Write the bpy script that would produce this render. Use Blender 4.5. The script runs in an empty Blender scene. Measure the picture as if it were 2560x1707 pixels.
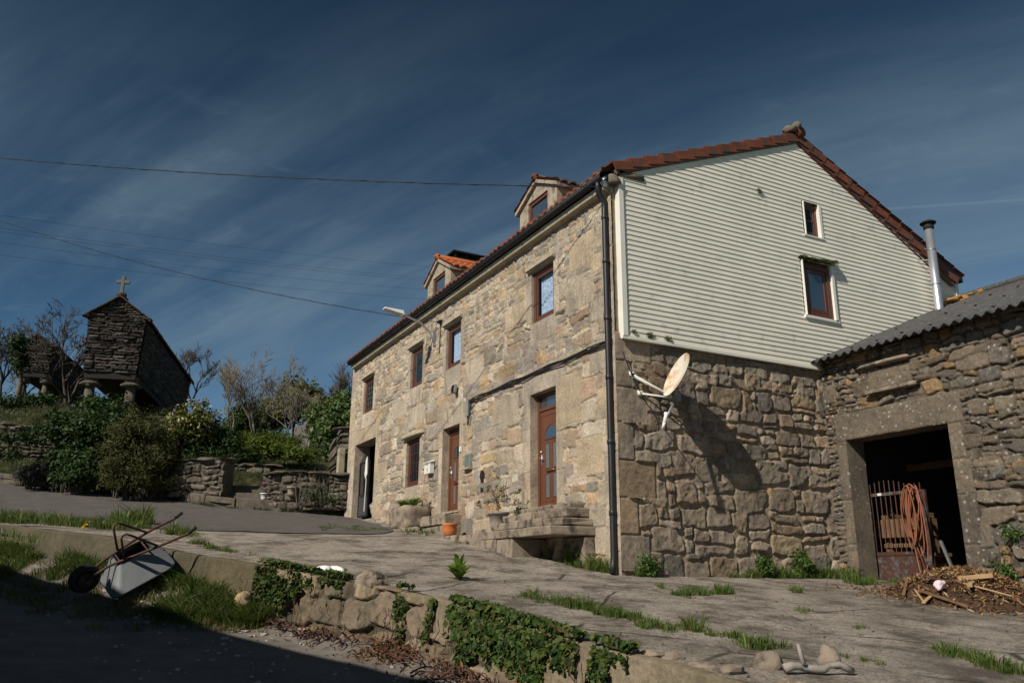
import bpy, math, random
import numpy as np
from math import sin, cos, radians, pi, hypot, sqrt, atan2, floor
from mathutils import Vector, Matrix
SC = bpy.context.scene
COL = SC.collection
# ------------------------------------------------------------------ camera geometry (used to measure real positions)
F_ = 2053.2; TH = radians(15.949); RO = radians(.3475); HD = radians(27.5575)
CAM = (-7.460, -10.6465, 1.65)
def ray(u, v):
    x = u-1280; y = 853.5-v; c, s = cos(RO), sin(RO); x, y = c*x-s*y, s*x+c*y
    a = (x, F_*cos(TH)-y*sin(TH), F_*sin(TH)+y*cos(TH))
    X = a[0]*cos(HD)+a[1]*sin(HD); Y = -a[0]*sin(HD)+a[1]*cos(HD); h = hypot(X, Y)
    return (X/h, Y/h, a[2]/h)
def onx(u, v, x0=0):
    r = ray(u, v); t = (x0-CAM[0])/r[0]; return Vector((x0, CAM[1]+t*r[1], CAM[2]+t*r[2]))
def ony(u, v, y0=0):
    r = ray(u, v); t = (y0-CAM[1])/r[1]; return Vector((CAM[0]+t*r[0], y0, CAM[2]+t*r[2]))
def att(u, v, t):
    r = ray(u, v); return Vector(tuple(CAM[i]+t*r[i] for i in range(3)))
def lerp(p, y):
    return float(np.interp(y, [a for a, b in p], [b for a, b in p]))
BP = [(-40, -2.6), (-8, .80), (-1, 1.57), (0, 1.67), (1.5, 1.9), (5, 2.4), (14.7, 3.38), (24, 4.95), (40, 6.9)]
def T(x, y): return lerp(BP, y)+.02*max(-9, min(0, x))
RP = [(-60, -4), (-12, -.1), (-10.6, 0), (0, .86), (8, 1.7), (30, 4)]
WL = [(-60, 3.0), (-9, -2.5), (-5.8, -3.24), (-5, -3.42), (-4.1, -3.58), (-2.8, -3.70), (-1.62, -3.75), (-.64, -4.03), (.4, -4.51), (1.1, -4.93), (3, -6.08), (5, -7.02), (8.3, -8.7), (11, -10.6), (16, -15), (40, -38)]
def XW(y): return lerp(WL, y)
def sst(a, b, x):
    t = min(1, max(0, (x-a)/(b-a))); return t*t*(3-2*t)
def R(x, y):
    d = XW(y)-x
    b = .30*(1-sst(.1, 1.3, d))*sst(.6, 2.4, y)
    return lerp(RP, y)+b+.10*(1-sst(.0, .7, d))
def hit(u, v, f, t0=2, t1=80):
    r = ray(u, v); t = t0
    while t < t1:
        x, y, z = (CAM[i]+t*r[i] for i in range(3))
        if z < f(x, y): break
        t += .02
    return Vector((x, y, f(x, y)))
# ------------------------------------------------------------------ numpy noise
def vnoise(x, y, seed=0):
    xi = np.floor(x).astype(np.int64); yi = np.floor(y).astype(np.int64)
    fx = x-xi; fy = y-yi; fx = fx*fx*(3-2*fx); fy = fy*fy*(3-2*fy)
    def h(a, b):
        n = (a*374761393+b*668265263+seed*1442695041) & 0x7fffffff
        n = ((n ^ (n >> 13))*1274126177) & 0x7fffffff
        return ((n ^ (n >> 16)) & 0xffff)/65535.0
    return (h(xi, yi)*(1-fx)+h(xi+1, yi)*fx)*(1-fy)+(h(xi, yi+1)*(1-fx)+h(xi+1, yi+1)*fx)*fy
def fbm(x, y, seed=0, o=4):
    r = 0; a = .5
    for k in range(o):
        r = r+a*vnoise(x*2**k, y*2**k, seed+k*17); a *= .5
    return r
# ------------------------------------------------------------------ object helpers
def link(o, parent=None, mat=None):
    COL.objects.link(o)
    if parent is not None:
        o.parent = parent
        if parent.type == 'EMPTY': o.matrix_parent_inverse = Matrix.Translation(-Vector(parent.location))
    if mat is not None: o.data.materials.append(mat)
    return o
def tag(o, label, cat=None, group=None, kind=None):
    if label: o['label'] = label
    if cat: o['category'] = cat
    if group: o['group'] = group
    if kind: o['kind'] = kind
    return o
def thing(name, label, cat, group=None, loc=(0, 0, 0)):
    o = bpy.data.objects.new(name, None); o.empty_display_size = .2; o.location = loc
    COL.objects.link(o); return tag(o, label, cat, group)
def np_mesh(name, V, Fq, mat=None, parent=None, smooth=False, col=None):
    me = bpy.data.meshes.new(name); V = np.asarray(V, dtype=np.float32); Fq = np.asarray(Fq, dtype=np.int32)
    k = Fq.shape[1]
    me.vertices.add(len(V)); me.vertices.foreach_set('co', V.ravel())
    me.loops.add(Fq.size); me.loops.foreach_set('vertex_index', Fq.ravel())
    me.polygons.add(len(Fq)); me.polygons.foreach_set('loop_start', np.arange(0, Fq.size, k, dtype=np.int32))
    me.polygons.foreach_set('loop_total', np.full(len(Fq), k, dtype=np.int32))
    if smooth: me.polygons.foreach_set('use_smooth', np.ones(len(Fq), dtype=bool))
    me.update(calc_edges=True); me.validate()
    if col is not None:
        a = me.color_attributes.new('Col', 'FLOAT_COLOR', 'POINT')
        c4 = np.ones((len(V), 4), dtype=np.float32); c4[:, :3] = col; a.data.foreach_set('color', c4.ravel())
    return link(bpy.data.objects.new(name, me), parent, mat)
class MB:
    def __init__(s): s.v = []; s.f = []
    def quad(s, *p):
        b = len(s.v); s.v += [tuple(q) for q in p]; s.f.append(tuple(range(b, b+len(p)))); return s
    def box(s, x0, x1, y0, y1, z0, z1):
        return s.hexa([(x0, y0, z0), (x1, y0, z0), (x1, y1, z0), (x0, y1, z0), (x0, y0, z1), (x1, y0, z1), (x1, y1, z1), (x0, y1, z1)])
    def hexa(s, p):
        b = len(s.v); s.v += [tuple(q) for q in p]
        for f in ((3, 2, 1, 0), (4, 5, 6, 7), (0, 1, 5, 4), (1, 2, 6, 5), (2, 3, 7, 6), (3, 0, 4, 7)): s.f.append(tuple(b+i for i in f))
        return s
    def obox(s, c, ex, ey, ez):  # centre, half-axis vectors
        c, ex, ey, ez = map(Vector, (c, ex, ey, ez))
        return s.hexa([c-ex-ey-ez, c+ex-ey-ez, c+ex+ey-ez, c-ex+ey-ez, c-ex-ey+ez, c+ex-ey+ez, c+ex+ey+ez, c-ex+ey+ez])
    def tube(s, pts, r, n=6, cap=True):
        pts = [Vector(p) for p in pts]; rs = r if isinstance(r, (list, tuple)) else [r]*len(pts)
        b = len(s.v); up = None
        for i, p in enumerate(pts):
            t = (pts[min(i+1, len(pts)-1)]-pts[max(i-1, 0)]);
            if t.length < 1e-9: t = Vector((0, 0, 1))
            t.normalize()
            if up is None: up = t.orthogonal().normalized()
            up = (up-t*up.dot(t));
            if up.length < 1e-6: up = t.orthogonal()
            up.normalize(); w = t.cross(up)
            for k in range(n):
                a = 2*pi*k/n; s.v.append(tuple(p+(up*cos(a)+w*sin(a))*rs[i]))
        for i in range(len(pts)-1):
            for k in range(n):
                s.f.append((b+i*n+k, b+i*n+(k+1) % n, b+(i+1)*n+(k+1) % n, b+(i+1)*n+k))
        if cap:
            s.f.append(tuple(b+k for k in range(n-1, -1, -1))); s.f.append(tuple(b+(len(pts)-1)*n+k for k in range(n)))
        return s
    def lathe(s, c, prof, n=20, axis='z', cap=True):
        b = len(s.v); c = Vector(c)
        for r, h in prof:
            for k in range(n):
                a = 2*pi*k/n
                d = {'z': (r*cos(a), r*sin(a), h), 'y': (r*cos(a), h, r*sin(a)), 'x': (h, r*cos(a), r*sin(a))}[axis]
                s.v.append(tuple(c+Vector(d)))
        for i in range(len(prof)-1):
            for k in range(n): s.f.append((b+i*n+k, b+i*n+(k+1) % n, b+(i+1)*n+(k+1) % n, b+(i+1)*n+k))
        if cap:
            s.f.append(tuple(b+k for k in range(n-1, -1, -1))); s.f.append(tuple(b+(len(prof)-1)*n+k for k in range(n)))
        return s
    def prism(s, poly, d):
        d = Vector(d); n = len(poly); b = len(s.v); P = [Vector(p) for p in poly]
        s.v += [tuple(p) for p in P]+[tuple(p+d) for p in P]
        s.f.append(tuple(range(b+n-1, b-1, -1))); s.f.append(tuple(range(b+n, b+2*n)))
        for i in range(n): s.f.append((b+i, b+(i+1) % n, b+n+(i+1) % n, b+n+i))
        return s
    def rock(s, c, r, seed=0, n=10, m=7, jag=.25, sq=3, facets=True):
        rg = random.Random(seed); c = Vector(c); b = len(s.v); k0 = [rg.uniform(0, 6.3) for _ in range(6)]; n = int(n*1.5); m = int(m*1.5)
        pl = [(Vector((rg.gauss(0, 1), rg.gauss(0, 1), rg.gauss(0, 1))).normalized(), rg.uniform(.72, 1.0)) for _ in range(16)]
        for i in range(m+1):
            ph = -pi/2+pi*i/m
            for k in range(n):
                a = 2*pi*k/n; d = Vector((cos(ph)*cos(a), cos(ph)*sin(a), sin(ph)))
                q = (abs(d.x)**sq+abs(d.y)**sq+abs(d.z)**sq)**(-1/sq)
                for pn, ph_ in (pl if facets else ()):
                    dt = d.dot(pn)
                    if dt > .05: q = min(q, ph_/dt)
                q *= 1+jag*.25*(sin(3*d.x+k0[0])+sin(4*d.y+k0[1])+sin(5*d.z+k0[2]))+(rg.uniform(-jag, jag)*.16 if 0 < i < m else 0)
                s.v.append((c.x+d.x*q*r[0], c.y+d.y*q*r[1], c.z+d.z*q*r[2]))
        for i in range(m):
            for k in range(n): s.f.append((b+i*n+k, b+i*n+(k+1) % n, b+(i+1)*n+(k+1) % n, b+(i+1)*n+k))
        return s
    def build(s, name, mat=None, parent=None, smooth=False, bevel=0):
        me = bpy.data.meshes.new(name); me.from_pydata(s.v, [], s.f); me.update()
        if smooth:
            for p in me.polygons: p.use_smooth = True
        o = link(bpy.data.objects.new(name, me), parent, mat)
        if bevel:
            m = o.modifiers.new('bevel', 'BEVEL'); m.width = bevel; m.segments = 2; m.limit_method = 'ANGLE'
        return o
# ------------------------------------------------------------------ materials
def ND(nt, t, **kw):
    n = nt.nodes.new(t)
    for k, v in kw.items():
        if k in n.inputs: n.inputs[k].default_value = v
        else: setattr(n, k, v)
    return n
def mixc(nt, fac, a, b, mode='MIX'):
    n = nt.nodes.new('ShaderNodeMix'); n.data_type = 'RGBA'; n.blend_type = mode; n.clamp_result = False
    for i, x in ((0, fac), (6, a), (7, b)):
        if hasattr(x, 'is_linked') or hasattr(x, 'links'): nt.links.new(x, n.inputs[i])
        else: n.inputs[i].default_value = (x if i == 0 else (*x, 1) if len(x) == 3 else x)
    return n.outputs[2]
def noise(nt, co, scale, detail=4, rough=.6, lo=0, hi=1, sc=None):
    if sc:
        m = ND(nt, 'ShaderNodeMapping'); m.inputs['Scale'].default_value = sc; nt.links.new(co, m.inputs[0]); co = m.outputs[0]
    n = ND(nt, 'ShaderNodeTexNoise', Scale=scale, Detail=detail, Roughness=rough); nt.links.new(co, n.inputs['Vector'])
    r = ND(nt, 'ShaderNodeMapRange'); r.inputs[1].default_value = lo; r.inputs[2].default_value = hi
    nt.links.new(n.outputs[0], r.inputs[0]); return r.outputs[0]
def vor(nt, co, scale, lo, hi):
    n = ND(nt, 'ShaderNodeTexVoronoi', Scale=scale); nt.links.new(co, n.inputs['Vector'])
    r = ND(nt, 'ShaderNodeMapRange'); r.inputs[1].default_value = lo; r.inputs[2].default_value = hi; r.inputs[3].default_value = 1; r.inputs[4].default_value = 0
    nt.links.new(n.outputs[0], r.inputs[0]); return r.outputs[0]
def mul(nt, a, b):
    n = ND(nt, 'ShaderNodeMath', operation='MULTIPLY')
    for i, x in enumerate((a, b)):
        if isinstance(x, (int, float)): n.inputs[i].default_value = x
        else: nt.links.new(x, n.inputs[i])
    return n.outputs[0]
def base(name, rough=.9, spec=.25, metal=0):
    m = bpy.data.materials.new(name); m.use_nodes = True; nt = m.node_tree; p = nt.nodes['Principled BSDF']
    p.inputs['Roughness'].default_value = rough; p.inputs['Specular IOR Level'].default_value = spec; p.inputs['Metallic'].default_value = metal
    tc = nt.nodes.new('ShaderNodeTexCoord'); return m, nt, p, tc.outputs['Object']
def bump(nt, p, h, strength=.4, dist=.02):
    b = ND(nt, 'ShaderNodeBump', Strength=strength, Distance=dist); nt.links.new(h, b.inputs['Height']); nt.links.new(b.outputs[0], p.inputs['Normal'])
def mat(name, c1, c2=None, scale=5, rough=.9, bs=40, bst=.3, bd=.01, metal=0, spec=.25, c3=None, s3=20, t3=(.55, .7), sc=None):
    m, nt, p, co = base(name, rough, spec, metal)
    c2 = c2 or tuple(x*.65 for x in c1)
    c = mixc(nt, noise(nt, co, scale, 6, .65, .3, .7, sc), c1, c2)
    if c3: c = mixc(nt, noise(nt, co, s3, 5, .65, *t3), c, c3)
    nt.links.new(c, p.inputs['Base Color'])
    if bst: bump(nt, p, noise(nt, co, bs, 6, .7), bst, bd)
    return m
def stone_mat(name, speck=.35, streak=(.09, .08, .075), st=(.52, .72), stw=.75, lich=None, ylich=0, bst=.6):
    m, nt, p, co = base(name, .93, .15)
    at = ND(nt, 'ShaderNodeAttribute', attribute_name='Col')
    c = at.outputs['Color']
    g0 = noise(nt, co, 70, 5, .8, .28, .72); g1 = noise(nt, co, 24, 5, .75, .30, .70); g_ = ND(nt, 'ShaderNodeMath', operation='ADD'); nt.links.new(mul(nt, g0, .5), g_.inputs[0]); nt.links.new(mul(nt, g1, .5), g_.inputs[1])
    gr = ND(nt, 'ShaderNodeMapRange'); gr.inputs[1].default_value = .12; gr.inputs[2].default_value = .88; gr.inputs[3].default_value = 1-speck*1.25; gr.inputs[4].default_value = 1+speck; nt.links.new(g_.outputs[0], gr.inputs[0])
    cc = ND(nt, 'ShaderNodeCombineColor')
    for i in range(3): nt.links.new(gr.outputs[0], cc.inputs[i])
    c = mixc(nt, 1.0, c, cc.outputs[0], 'MULTIPLY')
    l = noise(nt, co, 1.7, 5, .6, .25, .75); lr = ND(nt, 'ShaderNodeMapRange'); lr.inputs[3].default_value = .72; lr.inputs[4].default_value = 1.22; nt.links.new(l, lr.outputs[0].node.inputs[0])
    c2 = ND(nt, 'ShaderNodeCombineColor')
    for i in range(3): nt.links.new(lr.outputs[0], c2.inputs[i])
    c = mixc(nt, 1.0, c, c2.outputs[0], 'MULTIPLY')
    s = mul(nt, mul(nt, noise(nt, co, 1, 7, .75, *st, sc=(8, 8, 1.7)), noise(nt, co, .55, 3, .5, .42, .62)), stw)
    c = mixc(nt, s, c, streak)
    c = mixc(nt, mul(nt, noise(nt, co, 1.9, 8, .8, .50, .66), stw*.75), c, tuple(x*1.5 for x in streak))
    if lich:
        f = mul(nt, vor(nt, co, 9, .16, .24), noise(nt, co, 1.1, 3, .5, *lich))
        c = mixc(nt, mul(nt, f, .8), c, (.42, .40, .36))
    if ylich:
        f = mul(nt, noise(nt, co, 14, 5, .7, .56, .62), noise(nt, co, .9, 3, .5, ylich, ylich+.06))
        c = mixc(nt, f, c, (.45, .27, .03))
    nt.links.new(c, p.inputs['Base Color'])
    bump(nt, p, noise(nt, co, 26, 9, .85), bst, .035)
    return m
def leaf_mat(name, cols, trans=.25, rough=.5, spec=.4):
    m, nt, p, co = base(name, rough, spec)
    g = ND(nt, 'ShaderNodeNewGeometry'); r = ND(nt, 'ShaderNodeValToRGB'); r.color_ramp.interpolation = 'LINEAR'
    nt.links.new(g.outputs['Random Per Island'], r.inputs[0]); e = r.color_ramp.elements
    while len(e) < len(cols): e.new(.5)
    for i, c in enumerate(cols): e[i].position = i/(len(cols)-1); e[i].color = (*c, 1)
    nt.links.new(r.outputs[0], p.inputs['Base Color'])
    t = ND(nt, 'ShaderNodeBsdfTranslucent'); nt.links.new(r.outputs[0], t.inputs[0])
    mx = ND(nt, 'ShaderNodeMixShader', Fac=trans); out = nt.nodes['Material Output']
    nt.links.new(p.outputs[0], mx.inputs[1]); nt.links.new(t.outputs[0], mx.inputs[2]); nt.links.new(mx.outputs[0], out.inputs[0])
    return m
SKY_STRENGTH = .05; SUN_STRENGTH = 5.0; EXPOSURE = 0.0; SKY_SAT = .92; SKY_VAL = .31; SKY_GAM = 1.85; CLOUD_ROT = 1.0; CLOUD_AMT = 1.0; CLOUD_COL = (3.7, 5.3, 6.5); CLOUD_W = (1.0, .32)
# ------------------------------------------------------------------ stone walls: a fine grid pushed out stone by stone
def courses(u0, u1, v0, v1, hr, wr, seed, split=.35):
    rg = random.Random(seed); out = []; v = v0
    while v < v1:
        h = rg.uniform(*hr); u = u0-rg.random()*wr[1]*.5
        while u < u1:
            w = rg.uniform(*wr)*(.75 if rg.random() < .3 else 1); q = rg.random()
            dv = rg.uniform(-.12, .12)*h; a, b = v+dv, v+h+dv
            if q < split*.5 and h > .22:
                k = a+(b-a)*rg.uniform(.35, .65); w1 = w*rg.uniform(.35, .65)
                out += [(u, u+w, a, k), (u, u+w1, k, b), (u+w1, u+w, k, b)]
            elif q < split and h > .16:
                k = a+(b-a)*rg.choice((.3, .5, .7)); out += [(u, u+w, a, k), (u, u+w, k, b)]
            elif q < split*1.25:
                w1 = w*.75; out += [(u, u+w1, a, b), (u+w1, u+w, a, a+h*.55), (u+w1, u+w, a+h*.55, b)]
            else: out.append((u, u+w, a, b))
            u += w
        v += h
    return out
def lines(a, b, step, snaps=()):
    k = sorted({a, b, *[s for s in snaps if a < s < b]}); r = []
    for p, q in zip(k, k[1:]):
        n = max(1, int(round((q-p)/step))); r += [p+(q-p)*i/n for i in range(n)]
    return np.array(r+[b])
def heightwall(name, mapf, U, V, stones, dressed, holes, pal, mort, seed, m, parent=None, warp=.04, gap=.012, edge=.035, depth=.04, reveal=None, rough=.012, wfreq=3.0, dpal=None, mh=0, dn=.004, drnd=.012, mhf=None, cut=.5, rot=.05):
    rg = random.Random(seed); uu, vv = np.meshgrid(U, V)
    n1 = fbm(uu*wfreq, vv*wfreq, seed+1, 4)-.47; n2 = fbm(uu*wfreq, vv*wfreq, seed+2, 4)-.47
    wu = uu+warp*2*n1; wv = vv+warp*2*n2
    fine = (fbm(uu*11, vv*11, seed+3, 4)-.47)*1.3
    H = fine*.03+mh+(mhf(uu, vv) if mhf else 0)+(fbm(uu*2.3, vv*2.3, seed+21, 3)-.5)*.03; Cc = np.ones(uu.shape+(3,))*np.array(mort)*(.8+.4*fbm(uu*5, vv*5, seed+9, 3))[..., None]
    def stamp(st, du, dv, g, e, dep, r, col, til, nz, over=False, ro=0, cuts=()):
        a, b, c, d = st
        i0, i1 = np.searchsorted(U, a-.15), np.searchsorted(U, b+.15); j0, j1 = np.searchsorted(V, c-.15), np.searchsorted(V, d+.15)
        if i1-i0 < 2 or j1-j0 < 2: return
        sl = (slice(j0, j1), slice(i0, i1)); X = du[sl]; Y = dv[sl]
        hx = (b-a)/2-g; hy = (d-c)/2-g
        if hx < .01 or hy < .01: return
        r = min(r, hx*.9, hy*.9); lx = X-(a+b)/2; ly = Y-(c+d)/2; lx, ly = lx-ly*ro, ly+lx*ro; qx = np.abs(lx)-hx+r; qy = np.abs(ly)-hy+r
        sd = np.hypot(np.maximum(qx, 0), np.maximum(qy, 0))+np.minimum(np.maximum(qx, qy), 0)-r
        for cx_, cy_, k_ in cuts: sd = np.maximum(sd, cx_*lx+cy_*ly-k_*(abs(cx_)*hx+abs(cy_)*hy))
        t = np.clip(-sd/e, 0, 1); t = 1-(1-t)**3
        hh = dep+til[0]*(X-(a+b)/2)/max(hx, .1)+til[1]*(Y-(c+d)/2)/max(hy, .1)+fine[sl]*nz*2
        hh = hh*t
        if over:
            H[sl] = np.where(t > 0, hh, H[sl])
        else: H[sl] = np.where(t > 0, np.maximum(H[sl], hh), H[sl])
        k = np.clip(t*2.2, 0, 1)[..., None]; Cc[sl] = Cc[sl]*(1-k)+np.array(col)*k
    for st in stones:
        w = .5*min(st[1]-st[0], st[3]-st[2]); c = np.array(rg.choice(pal)); c = c*rg.uniform(.74, 1.22)*(1+.05*np.array([rg.uniform(-1, 1), 0, rg.uniform(-1, 1)]))
        stamp(st, wu, wv, gap*rg.uniform(.6, 1.7), min(edge*rg.uniform(.4, 1.2), w*.8), depth*rg.uniform(.65, 1.2)+mh, w*rg.uniform(.15, .6), c, (rg.uniform(-.3, .3)*depth, rg.uniform(-.3, .3)*depth), rough, False, rg.gauss(0, rot), [(cos(q_), sin(q_), rg.uniform(.66, .95)) for q_ in [rg.uniform(0, 2*pi) for _ in range(3)] if rg.random() < cut])
    su = uu+.012*n1; sv = vv+.012*n2
    for st in dressed:
        dep = st[4] if len(st) > 4 else .03; c = np.array(st[5] if len(st) > 5 else rg.choice(dpal or pal))*rg.uniform(.9, 1.12)
        stamp(st[:4], su, sv, .002, drnd, dep, .012, c, (0, 0), dn, True)
    for (a, b, c, d, *_) in holes:  # keep the arris of each opening straight
        ed = (((np.abs(uu-a) < 1e-6) | (np.abs(uu-b) < 1e-6)) & (vv > c-1e-6) & (vv < d+1e-6)) | (((np.abs(vv-c) < 1e-6) | (np.abs(vv-d) < 1e-6)) & (uu > a-1e-6) & (uu < b+1e-6))
        H[ed] = .028
    P = np.stack(mapf(uu, vv, H), -1).reshape(-1, 3); nU = len(U); nV = len(V)
    idx = np.arange(nU*nV).reshape(nV, nU); Fq = np.stack([idx[:-1, :-1], idx[:-1, 1:], idx[1:, 1:], idx[1:, :-1]], -1)
    cu = (U[:-1]+U[1:])/2; cv = (V[:-1]+V[1:])/2; gu, gv = np.meshgrid(cu, cv); keep = np.ones(gu.shape, bool)
    for (a, b, c, d, *_) in holes: keep &= ~((gu > a) & (gu < b) & (gv > c) & (gv < d))
    Fq = Fq[keep].reshape(-1, 4); VV = [P]; FF = [Fq]; CC = [Cc.reshape(-1, 3)]; nb = len(P)
    for (a, b, c, d, dep, sides) in holes:
        jc = np.array((dpal or pal)[0])
        for key, L in (('l', [(a, t) for t in V[(V >= c-1e-6) & (V <= d+1e-6)]]), ('r', [(b, t) for t in V[(V >= c-1e-6) & (V <= d+1e-6)]]), ('t', [(t, d) for t in U[(U >= a-1e-6) & (U <= b+1e-6)]]), ('b', [(t, c) for t in U[(U >= a-1e-6) & (U <= b+1e-6)]])):
            if key not in sides: continue
            n = len(L); ks = np.linspace(.028, -dep, 6); A = np.array(L)
            nz = (fbm(A[:, 0][None]*9+ks[:, None]*9, A[:, 1][None]*9+ks[:, None]*4, seed+5, 3)-.45)
            pu = np.repeat(A[:, 0][None], 6, 0); pv = np.repeat(A[:, 1][None], 6, 0); hh = np.repeat(ks[:, None], n, 1)
            off = .012*nz; off[0] = 0
            if key == 'l': pu = pu-off
            if key == 'r': pu = pu+off
            Q = np.stack(mapf(pu, pv, hh), -1).reshape(-1, 3); ii = np.arange(6*n).reshape(6, n)+nb
            VV.append(Q); FF.append(np.stack([ii[:-1, :-1], ii[:-1, 1:], ii[1:, 1:], ii[1:, :-1]], -1).reshape(-1, 4)); CC.append(np.repeat((jc*.9)[None], 6*n, 0)*(.85+.3*fbm(pu*6, pv*6+hh*6, seed+7, 3).reshape(-1, 1))); nb += 6*n
    return np_mesh(name, np.concatenate(VV), np.concatenate(FF), m, parent, True, np.concatenate(CC))
# ------------------------------------------------------------------ foliage, grass, bare branches
def leaf_mesh(name, pts, nrm, size, m, parent=None, seed=0, asp=.5, bend=.25, kindtag=None):
    rng = np.random.default_rng(seed); n = len(pts); pts = np.asarray(pts); nrm = np.asarray(nrm)
    nrm = nrm/np.maximum(np.linalg.norm(nrm, axis=1, keepdims=True), 1e-6)
    r = rng.normal(size=(n, 3)); d = r-nrm*np.sum(r*nrm, 1, keepdims=True); d /= np.maximum(np.linalg.norm(d, axis=1, keepdims=True), 1e-6)
    w = np.cross(nrm, d); s = size*rng.uniform(.45, 1.5, (n, 1))
    v = np.stack([pts-d*s*.5, pts+w*s*asp*.5-nrm*s*bend*.0+d*s*.05, pts+d*s*.55-nrm*s*bend, pts-w*s*asp*.5+d*s*.05], 1).reshape(-1, 3)
    v2 = np.arange(n*4).reshape(n, 4)
    return np_mesh(name, v, v2, m, parent)
def clump_pts(blobs, per, n, cl, seed, shell=(.55, 1.0), up=.3, low=0, lump=.18):
    """leaf positions: sub-clumps over and inside ellipsoid blobs, leaves gathered round each clump."""
    rng = np.random.default_rng(seed); vol = np.array([(b[3]*b[4]*b[5])**.66 for b in blobs]); pr = vol/vol.sum()
    bi = rng.choice(len(blobs), size=per, p=pr); B = np.array(blobs)[bi]
    d = rng.normal(size=(per, 3)); d /= np.linalg.norm(d, axis=1, keepdims=True)
    if low: d[:, 2] = np.where(d[:, 2] < -low, -d[:, 2]*.3, d[:, 2])
    rr = rng.uniform(*shell, (per, 1))*(1+lump*rng.normal(size=(per, 1)))
    c = B[:, :3]+d*rr*B[:, 3:]
    k = rng.integers(0, per, n); off = rng.normal(size=(n, 3))*cl*rng.uniform(.4, 1.2, (per, 1))[k]
    p = c[k]+off; nr = d[k]*.6+off/np.maximum(cl, 1e-3)*.3+rng.normal(size=(n, 3))*.55+np.array([0, 0, up])
    return p, nr
def grass_mesh(name, spots, m, parent=None, seed=0):
    """spots: (x, y, z, height, radius, blades, lean)"""
    rng = np.random.default_rng(seed); V = []; Q = []
    for (x, y, z, h, r, n, lean) in spots:
        a = rng.uniform(0, 2*pi, n); q = np.sqrt(rng.uniform(0, 1, n))*r; bx = x+np.cos(a)*q; by = y+np.sin(a)*q
        hh = h*rng.uniform(.45, 1.15, n)*(1-.45*(q/r)**2); az = a+rng.normal(0, .9, n); L = hh*lean*rng.uniform(.2, 1.4, n); w = .0035+hh*.018
        fa = rng.uniform(0, 2*pi, n); wx = np.cos(fa)*w; wy = np.sin(fa)*w; dx = np.cos(az)*L; dy = np.sin(az)*L
        zz = np.full(n, z)
        p = [(bx-wx, by-wy, zz-.03), (bx+wx, by+wy, zz-.03), (bx+dx*.35+wx*.8, by+dy*.35+wy*.8, zz+hh*.6), (bx+dx*.35-wx*.8, by+dy*.35-wy*.8, zz+hh*.6), (bx+dx+wx*.1, by+dy+wy*.1, zz+hh*.97), (bx+dx-wx*.1, by+dy-wy*.1, zz+hh*.97)]
        P = np.stack([np.stack(t, -1) for t in p], 1).reshape(-1, 3); b = sum(len(t) for t in V); i = np.arange(n)*6+b
        V.append(P); Q.append(np.stack([i, i+1, i+2, i+3], -1)); Q.append(np.stack([i+3, i+2, i+4, i+5], -1))
    return np_mesh(name, np.concatenate(V), np.concatenate(Q), m, parent)
def branches(mb_trunk, mb_twig, p, d, L, r, depth, rg, spread=.5, up=.15, nmin=3, nmax=5, shrink=.68, tips=None, rmin=.006):
    n = 4; pts = [Vector(p)]; dd = Vector(d).normalized()
    for i in range(n):
        dd = (dd+Vector((rg.gauss(0, .09), rg.gauss(0, .09), rg.gauss(0, .06)+up*.3))).normalized(); pts.append(pts[-1]+dd*L/n)
    rs = [max(rmin, r*(1-.5*i/n)) for i in range(n+1)]
    (mb_trunk if depth >= 3 else mb_twig).tube(pts, rs, 6 if depth >= 3 else 3, False)
    if depth == 0:
        if tips is not None: tips.append((pts[-1], dd))
        return
    for k in range(rg.randint(nmin, nmax)):
        t = rg.uniform(.3, 1) if k else 1; i = min(n-1, int(t*n)); q = pts[i].lerp(pts[i+1], t*n-i) if t < 1 else pts[-1]
        a = rg.uniform(0, 2*pi); o = dd.orthogonal().normalized(); o = (o*cos(a)+dd.cross(o)*sin(a))
        nd = (dd+o*rg.uniform(.4, 1.1)*spread*2+Vector((0, 0, up))).normalized()
        branches(mb_trunk, mb_twig, q, nd, L*shrink*rg.uniform(.75, 1.15), r*.55, depth-1, rg, spread, up, nmin, nmax, shrink, tips, rmin)
def bare_tree(label, base_p, h, seed, mt, group=None, depth=5, spread=.45, name='bare_tree', stems=1, up=.2, rmin=.008, r0=None):
    t = thing(name, label, 'tree', group, base_p); rg = random.Random(seed); A, B = MB(), MB()
    for k in range(stems):
        d = Vector((rg.gauss(0, .12)*stems, rg.gauss(0, .12)*stems, 1)); branches(A, B, Vector(base_p)-Vector((0, 0, .3)), d, h*.36, r0 or h*.022, depth, rg, spread, up, 2 if depth > 5 else 3, 4, .70, None, rmin)
    A.build('trunk', mt, t, True); B.build('crown', mt, t, False); return t
# ================================================================== world, sun, camera
SUN = Vector((-.75, -.277, .60)).normalized()
w = bpy.data.worlds.new('World'); SC.world = w; w.use_nodes = True; nt = w.node_tree; bg = nt.nodes['Background']; bg.inputs[1].default_value = SKY_STRENGTH
sky = ND(nt, 'ShaderNodeTexSky', sky_type='NISHITA'); sky.sun_disc = False; sky.sun_elevation = math.asin(SUN.z); sky.sun_rotation = atan2(SUN.x, SUN.y)
sky.altitude = 2500; sky.air_density = 1.0; sky.dust_density = .15; sky.ozone_density = 2.5
tc = nt.nodes.new('ShaderNodeTexCoord'); sp = nt.nodes.new('ShaderNodeSeparateXYZ'); nt.links.new(tc.outputs['Generated'], sp.inputs[0])
zz = ND(nt, 'ShaderNodeMath', operation='ADD'); zz.inputs[1].default_value = .18; nt.links.new(sp.outputs[2], zz.inputs[0])
cb = nt.nodes.new('ShaderNodeCombineXYZ')
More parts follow.
